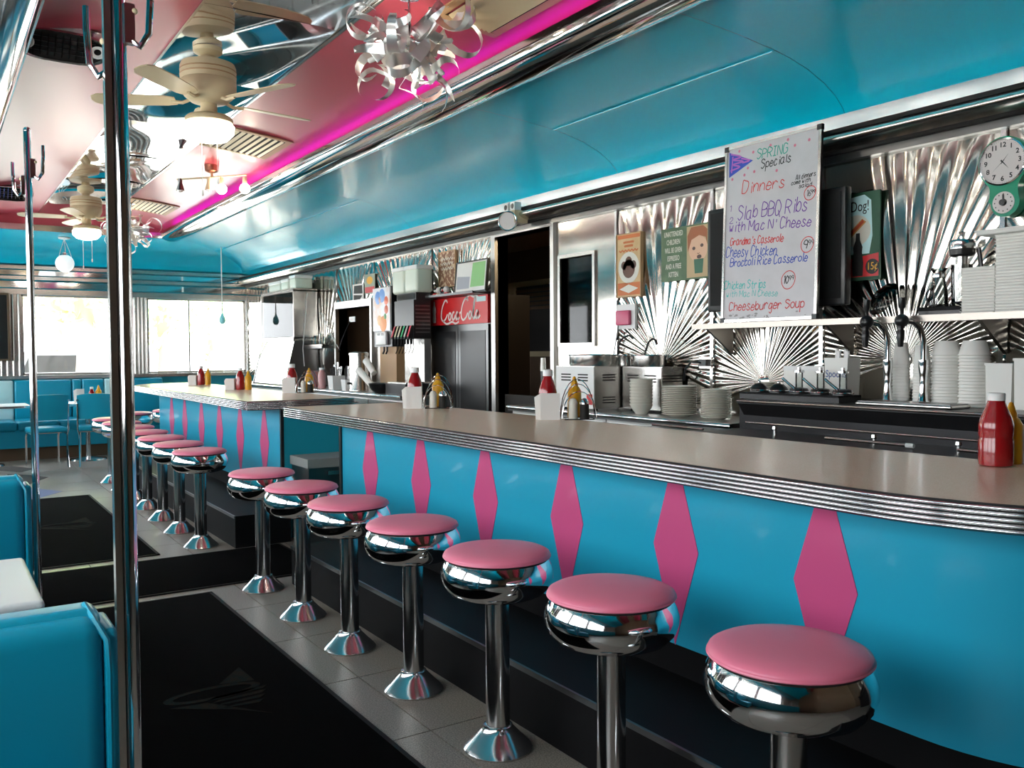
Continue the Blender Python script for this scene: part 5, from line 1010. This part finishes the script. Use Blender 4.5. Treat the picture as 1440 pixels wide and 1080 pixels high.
for k in range(4): tag(MB().tube([(4.45+.02*(k % 2), m_+hw*(-.5+k*.33), UZ+.015), (4.45+.02*(k % 2), m_+hw*(-.55+k*.37), UZ+.29+.01*(k % 2))], [.005, .012], 6).build('plastic_spoon', C['white']), 'white plastic spoon in the spoon bin, %s from the right' % ORD[k], 'spoon', 'spoons in the bin')
q = P(1075, 540, X=4.5)
def plate(r, h, deep=False):
    def f():
        t = T('plate', '', 'plate'); pr_ = [(.001, 0), (r*.55, 0), (r*.6, .004), (r, h), (r*.985, h+.003), (r*.58, .008), (.001, .007)] if not deep else [(.001, 0), (r*.5, 0), (r*.52, .006), (r*.85, h*.6), (r, h), (r*.97, h), (r*.8, h*.6), (r*.45, .01), (.001, .01)]
        MB().lathe(pr_, n=28, caps=False).build('dish', C['china'], t, False, smooth=60); MB().tube([(r*.985*cos(2*pi*k/28), r*.985*sin(2*pi*k/28), h+.001) for k in range(28)], .003, 5, True).build('rim', C['china'], t, False); return t
    return f
stack('saucer', 'cream saucer in the small stack left of the topping jars', 'plate', 'saucers by the topping jars', plate(.075, .012), 7, (4.52, q.y, UZ), .013)
# beer taps
for k, px in enumerate((1227, 1277)):
    q = P(px+5, 590, X=4.26); y = q.y; t = T('draught_tap', 'chrome swan neck draught tap on the bar unit, %s one' % ('left', 'right')[k], 'tap', (4.3, y, UZ), 'draught taps')
    MB().lathe([(.03, 0), (.032, .01), (.025, .03), (.018, .1), (.02, .16), (.026, .2), (.026, .24)], (4.36, y, UZ), 20).build('column', C['chrome'], t)
    MB().tube([(4.36, y, UZ+.22), (4.358, y, UZ+.34), (4.345, y+.012, UZ+.41), (4.31, y+.03, UZ+.44), (4.27, y+.05, UZ+.445)], .017, 12).build('swan_neck', C['chrome'], t)
    MB().ball((4.25, y+.055, UZ+.445), .036, 10).build('tap_body', C['blackp'], t); MB().lathe([(.02, 0), (.016, -.02), (.02, -.03), (.02, -.06), (.013, -.11), (.001, -.112)], (4.24, y+.055, UZ+.42), 14, caps=False).build('spout', C['blackp'], t)
    MB().lathe([(.008, 0), (.01, .03), (.018, .045), (.018, .09), (.001, .092)], (4.25, y+.055, UZ+.475), 12, caps=False).build('handle', C['blackp'], t)
q0, q1 = P(1215, 575, X=4.22), P(1350, 575, X=4.22); t = T('drip_tray', 'steel drip tray beneath the draught taps', 'tray', (4.25, (q0.y+q1.y)/2, UZ)); MB().rbox((4.14, q1.y, UZ), (4.32, q0.y, UZ+.02), .008).build('pan', C['steel'], t); MB().box((4.15, q1.y+.01, UZ+.02), (4.31, q0.y-.01, UZ+.024)).build('grate', C['steeld'], t, smooth=0)
# cups and tubs upside down
def cup(r1, r2, h):
    def f():
        t = T('foam_cup', '', 'cup'); MB().lathe([(r1, 0), (r2, h), (.001, h)], n=24, caps=False).build('wall', C['foam'], t, False); MB().tube([(r1*cos(2*pi*k/24), r1*sin(2*pi*k/24), .003) for k in range(24)], .0032, 5, True).build('rim', C['foam'], t, False); return t
    return f
for k, (px, w_, h, n, lab) in enumerate(((1267, .045, .12, 14, 'left of the right tap'), (1296, .045, .12, 13, 'just right of the right tap'), (1331, .075, .075, 17, 'wide stack beside the taps'), (1370, .075, .075, 17, 'wide stack, second from the taps'))):
    q = P(px, 556, X=4.46); stack('foam_cup', 'upturned white cup, %s' % lab, 'cup', 'upturned cup stack %s' % lab, cup(w_, w_*.72, h), n, (4.46, q.y, UZ), .0165, .0015, seed=k)
for k, (a, b_, h) in enumerate(((1391, 1429, .225), (1431, 1470, .25))):
    q0, q1 = P(a, 560, X=4.44), P(b_, 560, X=4.44); m_ = (q0.y+q1.y)/2; hw = (q0.y-q1.y)/2; t = T('white_tub', 'square white tub on the bar unit, %s' % ('beside the upturned cups', 'at the right edge')[k], 'tub', (4.47, m_, UZ), 'square white tubs')
    MB().prism([(-hw*.92, 0), (hw*.92, 0), (hw, h), (-hw, h)], lambda u, v, w_: (4.47+w_, m_+u, UZ+v), (-.07, .07)).build('body', C['foam'], t, smooth=0); MB().box((4.395, m_-hw-.003, UZ+h-.012), (4.545, m_+hw+.003, UZ+h)).build('rim', C['foam'], t, smooth=0)
# ------------------------------------------------------------------ warmer, pans and dishes on the short worktop
def warmer(name, label, x0, y0, y1, z1, face, nv):
    t = T(name, label, 'warmer', ((x0+4.62)/2, (y0+y1)/2, BZ)); MB().box((x0, y0, BZ+.02), (4.62, y1, z1)).build('body', C['steel'], t, smooth=0); MB().box((x0-.006, y0+.004, BZ+.02), (x0, y1-.004, z1-.004)).build('front', C[face], t, smooth=0)
    for y in (y0+.05, y1-.05): MB().cyl((x0+.05, y, BZ), (x0+.05, y, BZ+.02), .015, 8).build('foot', C['black'], t)
    for c_ in range(2):
        for k in range(nv):
            yy = y0+(y1-y0)*(.28+.44*c_); MB().box((x0-.009, yy-.06, z1-.07-k*.022), (x0-.006, yy+.06, z1-.06-k*.022)).build('vent_slot', C['dark'], t, smooth=0)
        xx = x0+(4.62-x0)*(.3+.4*c_)
        for z in (z1-.07, z1-.24):
            for k in range(3): MB().box((xx-.06, y0-.003, z-k*.02), (xx+.06, y0, z-k*.02+.009)).build('vent_slot', C['dark'], t, smooth=0)
    return t
wm = warmer('food_warmer', 'food warmer with white enamel front and vent slots beside the doorway', 4.16, 5.17, 5.65, 1.40, 'white', 3)
MB().box((4.153, 5.19, BZ+.05), (4.156, 5.26, BZ+.13)).build('red_badge', C['redp'], wm, smooth=0)
warmer('food_warmer', 'lower steel warmer box behind the cream bowls', 4.42, 4.72, 5.15, 1.395, 'steel', 3)
def pan(x, y, r, h, label, z):
    t = T('steel_pan', label, 'pan', (x, y, z), 'steel pans on the warmer'); MB().lathe([(.001, 0), (r*.95, 0), (r, .015), (r, h), (r*1.03, h+.003), (r*.97, h), (r*.96, .012), (.001, .008)], (x, y, z), 28, caps=False).build('vessel', C['steel'], t); MB().tube([(x+r*1.02*cos(a), y+r*1.02*sin(a), z+h) for a in [2*pi*k/28 for k in range(28)]], .005, 6, True).build('rim', C['chromed'], t)
pan(4.38, 5.46, .19, .085, 'wide shallow steel pan on the white fronted warmer', 1.40); pan(4.5, 4.95, .12, .085, 'smaller steel pan holding a ladle', 1.395); pan(4.5, 5.22, .0001+.05, .08, 'narrow steel pot between the two pans', 1.40)
for k, (pts, lab) in enumerate(((((868, 500), (872, 480), (884, 472), (890, 476)), 'black handled ladle, left one, in the narrow pot'), (((905, 505), (912, 482), (920, 477), (924, 484)), 'black hooked ladle standing in the smaller pan'))): tag(MB().tube(spl([(p.y, p.z) for p in [P(a, b_, X=4.5) for a, b_ in pts]], 5) and [Vector((4.5, yy, zz)) for yy, zz in spl([(P(a, b_, X=4.5).y, P(a, b_, X=4.5).z) for a, b_ in pts], 5)], .008, 6).build('ladle', C['blackp']), lab, 'ladle', 'ladles on the warmer')
tag(MB().tube([P(870, 455, X=4.6), P(866, 480, X=4.6), P(862, 505, X=4.58)], .006, 6).build('whisk_handle', C['steeld']), 'dark utensil hanging against the steel wall above the pans', 'utensil'); 
q = P(897, 577, X=4.3); stack('soup_bowl', 'cream soup bowl in the stack before the warmers', 'bowl', 'stack of cream soup bowls', plate(.085, .07, True), 9, (4.28, q.y-.06, BZ), .0225)
q = P(945, 577, X=4.3); stack('dinner_plate', 'cream dinner plate in the wide middle stack', 'plate', 'wide stack of dinner plates', plate(.12, .02), 16, (4.32, q.y-.05, BZ+.0), .0125)
q = P(988, 577, X=4.34); stack('side_plate', 'cream side plate in the stack nearest the bar unit', 'plate', 'stack of side plates', plate(.1, .016), 18, (4.34, q.y-.12, BZ), .0105)
t, W, H = panel('wall_outlet', 'steel outlet box with black plug right of the plate stacks', 'outlet', 983, 518, 1000, 502, 4.61, .02, None, 'steel'); MB().box((-W*.3, H*.2, 0), (W*.3, H*.8, .03)).build('plug', C['blackp'], t, False, smooth=0)
tag(MB().tube([P(a, b_, X=4.58) for a, b_ in ((985, 510), (972, 509), (964, 518), (962, 535))], .008, 6).build('appliance_cord', C['blackp']), 'black appliance cord drooping from the steel outlet box', 'cord')
q = P(764, 560, X=4.3); t = T('long_brush', 'dark brush with pale handle standing by the doorway', 'brush', (4.3, q.y, BZ)); MB().cyl((4.3, q.y, BZ), (4.3, q.y, BZ+.3), .02, 10).build('shaft', C['blackp'], t); MB().cyl((4.3, q.y, BZ+.29), (4.3, q.y, BZ+.4), .024, 12, .02).build('grip', C['china'], t)
t = T('gap_bin', 'dark cabinet bin with grey lid standing in the counter gap', 'bin', (2.75, 7.3, 0)); 
a = P(411, 640, Y=6.99); b_ = P(476, 630, Y=6.99); xx0, xx1 = a.x, min(b_.x, 3.0); MB().box((xx0, 6.62, .02), (xx1, 7.0, a.z-.07)).build('body', C['steeld'], t, smooth=0); MB().box((xx0-.015, 6.6, a.z-.07), (xx1+.015, 7.005, a.z)).build('lid', mat('grey lid', (.22, .23, .22), .5), t, smooth=0); t.location = ((xx0+xx1)/2, 6.8, 0)
for o in t.children: o.location = -Vector(t.location)+Vector((2.75, 7.3, 0))
MB().box((xx0+.15, 6.595, a.z-.13), (xx1-.15, 6.62, a.z-.1)).build('handle', C['steel'], t, smooth=0)
# ------------------------------------------------------------------ condiments
def bottle(x, y, z, s, kind, label):
    m, capm = {'k': ('ketchup', 'white'), 'm': ('mustard', 'mustard')}[kind]
    t = T('ketchup_bottle' if kind == 'k' else 'mustard_bottle', label, 'bottle', (x, y, z), 'condiment bottles'); o = (x, y, z)
    if kind == 'k': pr_ = [(.001, 0), (.034, 0), (.037, .008), (.037, .06), (.033, .075), (.035, .1), (.03, .125), (.018, .155), (.016, .165)]
    else: pr_ = [(.001, 0), (.027, 0), (.028, .006), (.028, .105), (.02, .12), (.014, .125)]
    MB().lathe([(r*s, h*s) for r, h in pr_], o, 22, caps=False).build('body', C[m], t); h0 = pr_[-1][1]*s
    MB().lathe([(.0195*s, 0), (.0195*s, .022*s), (.017*s, .025*s), (.001, .025*s)] if kind == 'k' else [(.016*s, 0), (.014*s, .012*s), (.005*s, .04*s), (.001, .042*s)], (x, y, z+h0-.004), 16, caps=False).build('cap', C[capm], t); return t
def shaker(x, y, z, kind, label, s=1.0):
    t = T('shaker', label, 'shaker', (x, y, z), 'salt and pepper shakers'); MB().lathe([(.001, 0), (.02*s, 0), (.021*s, .004), (.019*s, .07*s), (.001, .07*s)], (x, y, z), 16, caps=False).build('body', C['china'] if kind == 's' else C['dark'], t); MB().lathe([(.02*s, .066*s), (.02*s, .075*s), (.012*s, .09*s), (.001, .093*s)], (x, y, z), 16, caps=False).build('cap', C['chromed'] if kind != 's' else C['china'], t)
def napkins(x, y, z, w_, h, label, rz):
    t = T('napkin_stack', label, 'napkins', (x, y, z), 'napkin stacks', rz)
    for k in range(9): MB().add([(-w_/2-.003*k, -.03+k*.0065, 0), (w_/2, -.03+k*.0065, 0), (w_/2, -.03+k*.0065, h-.004*(k % 2)), (-w_/2-.004*k, -.03+k*.0065, h-.003*k), (-w_/2-.003*k, -.0245+k*.0065, 0), (w_/2, -.0245+k*.0065, 0), (w_/2, -.0245+k*.0065, h-.004*(k % 2)), (-w_/2-.004*k, -.0245+k*.0065, h-.003*k)], [(0, 1, 2, 3), (7, 6, 5, 4), (0, 4, 5, 1), (1, 5, 6, 2), (2, 6, 7, 3), (3, 7, 4, 0)]).build('napkin', C['paper'], t, False, smooth=0)
    return t
def caddy(x, y, z, label, rz, s=1.0):
    t = T('condiment_caddy', label, 'caddy', (x, y, z), 'wire condiment caddies', rz)
    for q in (-.06, .06): MB().tube([(-.065*s, q*s, .004), (.065*s, q*s, .004)], .003, 5).build('base_wire', C['blackp'], t, False)
    for yy, h in ((-.062, .12), (.0, .15), (.062, .17)): MB().tube([(.075*s*cos(a), yy*s, .004+max(0, h*s*sin(a))) for a in [pi*k/12 for k in range(13)]], .0028, 5).build('arch_wire', C['chrome'], t, False)
    for sx in (-.065, .065): MB().tube([(sx*s, -.062*s, .004), (sx*s, .062*s, .004)], .003, 5).build('base_wire', C['chrome'], t, False)
def cset(px, py, where, s=1.3):
    q = P(px, py, Z=CZ); x, y = q.x, q.y; cz = CZ; u = Vector((cos(YAW), -sin(YAW))); f_ = Vector((sin(YAW), cos(YAW)))
    pt = lambda a, b_: (x+u.x*a*s+f_.x*b_*s, y+u.y*a*s+f_.y*b_*s)
    caddy(*pt(.055, .065), cz, 'wire caddy with arched handles %s' % where, -YAW, s)
    bottle(*pt(-.075, .135), cz, 1.15*s, 'k', 'red ketchup bottle with white cap %s' % where); bottle(*pt(.045, .172), cz, 1.12*s, 'm', 'yellow mustard bottle %s' % where)
    napkins(*pt(-.07, .045), cz, .085*s, .115*s, 'white napkin stack %s' % where, -YAW); shaker(*pt(.03, .045), cz, 's', 'cream salt shaker %s' % where, s); shaker(*pt(.08, .048), cz, 'p', 'dark pepper shaker %s' % where, s)
cset(797, 591, 'in the middle of the long counter'); cset(600, 575, 'near the gap end of the long counter'); cset(419, 553, 'at the gap end of the far counter')
for px, py, wh in ((338, 548, 'in the middle of the far counter'), (283, 541, 'toward the rounded end of the far counter')):
    q = P(px, py, Z=CZ); k = Vector((cos(YAW), -sin(YAW))); bottle(q.x, q.y, CZ, 1.25, 'k', 'red ketchup bottle %s' % wh); bottle(q.x+k.x*.085, q.y+k.y*.085, CZ, 1.25, 'm', 'yellow mustard bottle %s' % wh); napkins(q.x-k.x*.1, q.y-k.y*.1, CZ, .09, .12, 'napkin stack %s' % wh, -YAW)
# large set at the right edge
q = P(1400, 655, Z=CZ); bx_, by_ = q.x, q.y+.0
t = T('ketchup_bottle', 'large red ketchup bottle with white cap at the right end of the long counter', 'bottle', (bx_, by_, CZ), 'condiment bottles'); o = (bx_, by_, CZ)
Sk = 1.0; zk = (Vector((bx_, by_, CZ))-Vector((0, 0, CH))).dot(FWD); px2m = zk/FPX
prof = [(1e-3, 0), (19, 0), (22, 2), (22.5, 8), (22.5, 36), (21, 40), (22, 44), (22.5, 58), (20, 68), (14, 82), (11.5, 90), (11, 93)]
MB().lathe([(r*px2m, h*px2m) for r, h in prof], o, 30, caps=False).build('body', C['ketchup'], t); MB().lathe([(11.5*px2m, 0), (11.5*px2m, 9*px2m), (10.5*px2m, 10.5*px2m), (.001, 10.5*px2m)], (bx_, by_, CZ+92*px2m), 24, caps=False).build('cap', C['white'], t)
q = P(1424, 654, Z=CZ); bottle(q.x+.045, q.y+.03, CZ, 1.25, 'm', 'yellow mustard bottle behind the large ketchup bottle'); q = P(1446, 650, Z=CZ); napkins(q.x, q.y, CZ, .085, .13, 'white napkin stack at the right edge of the picture', -YAW)
q = Vector((1.9, 13.75, .83)); bottle(1.95, 13.78, .83, 1.2, 'k', 'red ketchup bottle on the cafe table by the banquette'); bottle(2.04, 13.78, .83, 1.5, 'm', 'yellow mustard bottle on the cafe table by the banquette'); napkins(1.8, 13.78, .83, .1, .2, 'napkin stack on the cafe table by the banquette', 0); shaker(1.88, 13.74, .83, 's', 'cream shaker on the cafe table by the banquette')
# black framed screen on the far pillar
a = P(-30, 505, Y=15.2); b_ = P(9, 415, Y=15.2); t = T('wall_screen', 'black framed screen on the far wall at the left edge', 'screen', ((a.x+b_.x)/2, 15.2, a.z)); MB().box((a.x, 15.16, a.z), (b_.x, 15.2, b_.z)).build('panel', C['gap'], t, smooth=0)
for p, q in (((a.x, a.z-.03), (b_.x+.03, a.z)), ((a.x, b_.z), (b_.x+.03, b_.z+.03)), ((b_.x, a.z), (b_.x+.03, b_.z))): MB().box((p[0], 15.14, p[1]), (q[0], 15.21, q[1])).build('frame', C['brown'], t, smooth=0)
MB().box((a.x+.1, 15.2, (a.z+b_.z)/2-.05), (b_.x-.05, YF-.03, (a.z+b_.z)/2+.05)).build('bracket', C['blackp'], t, smooth=0)
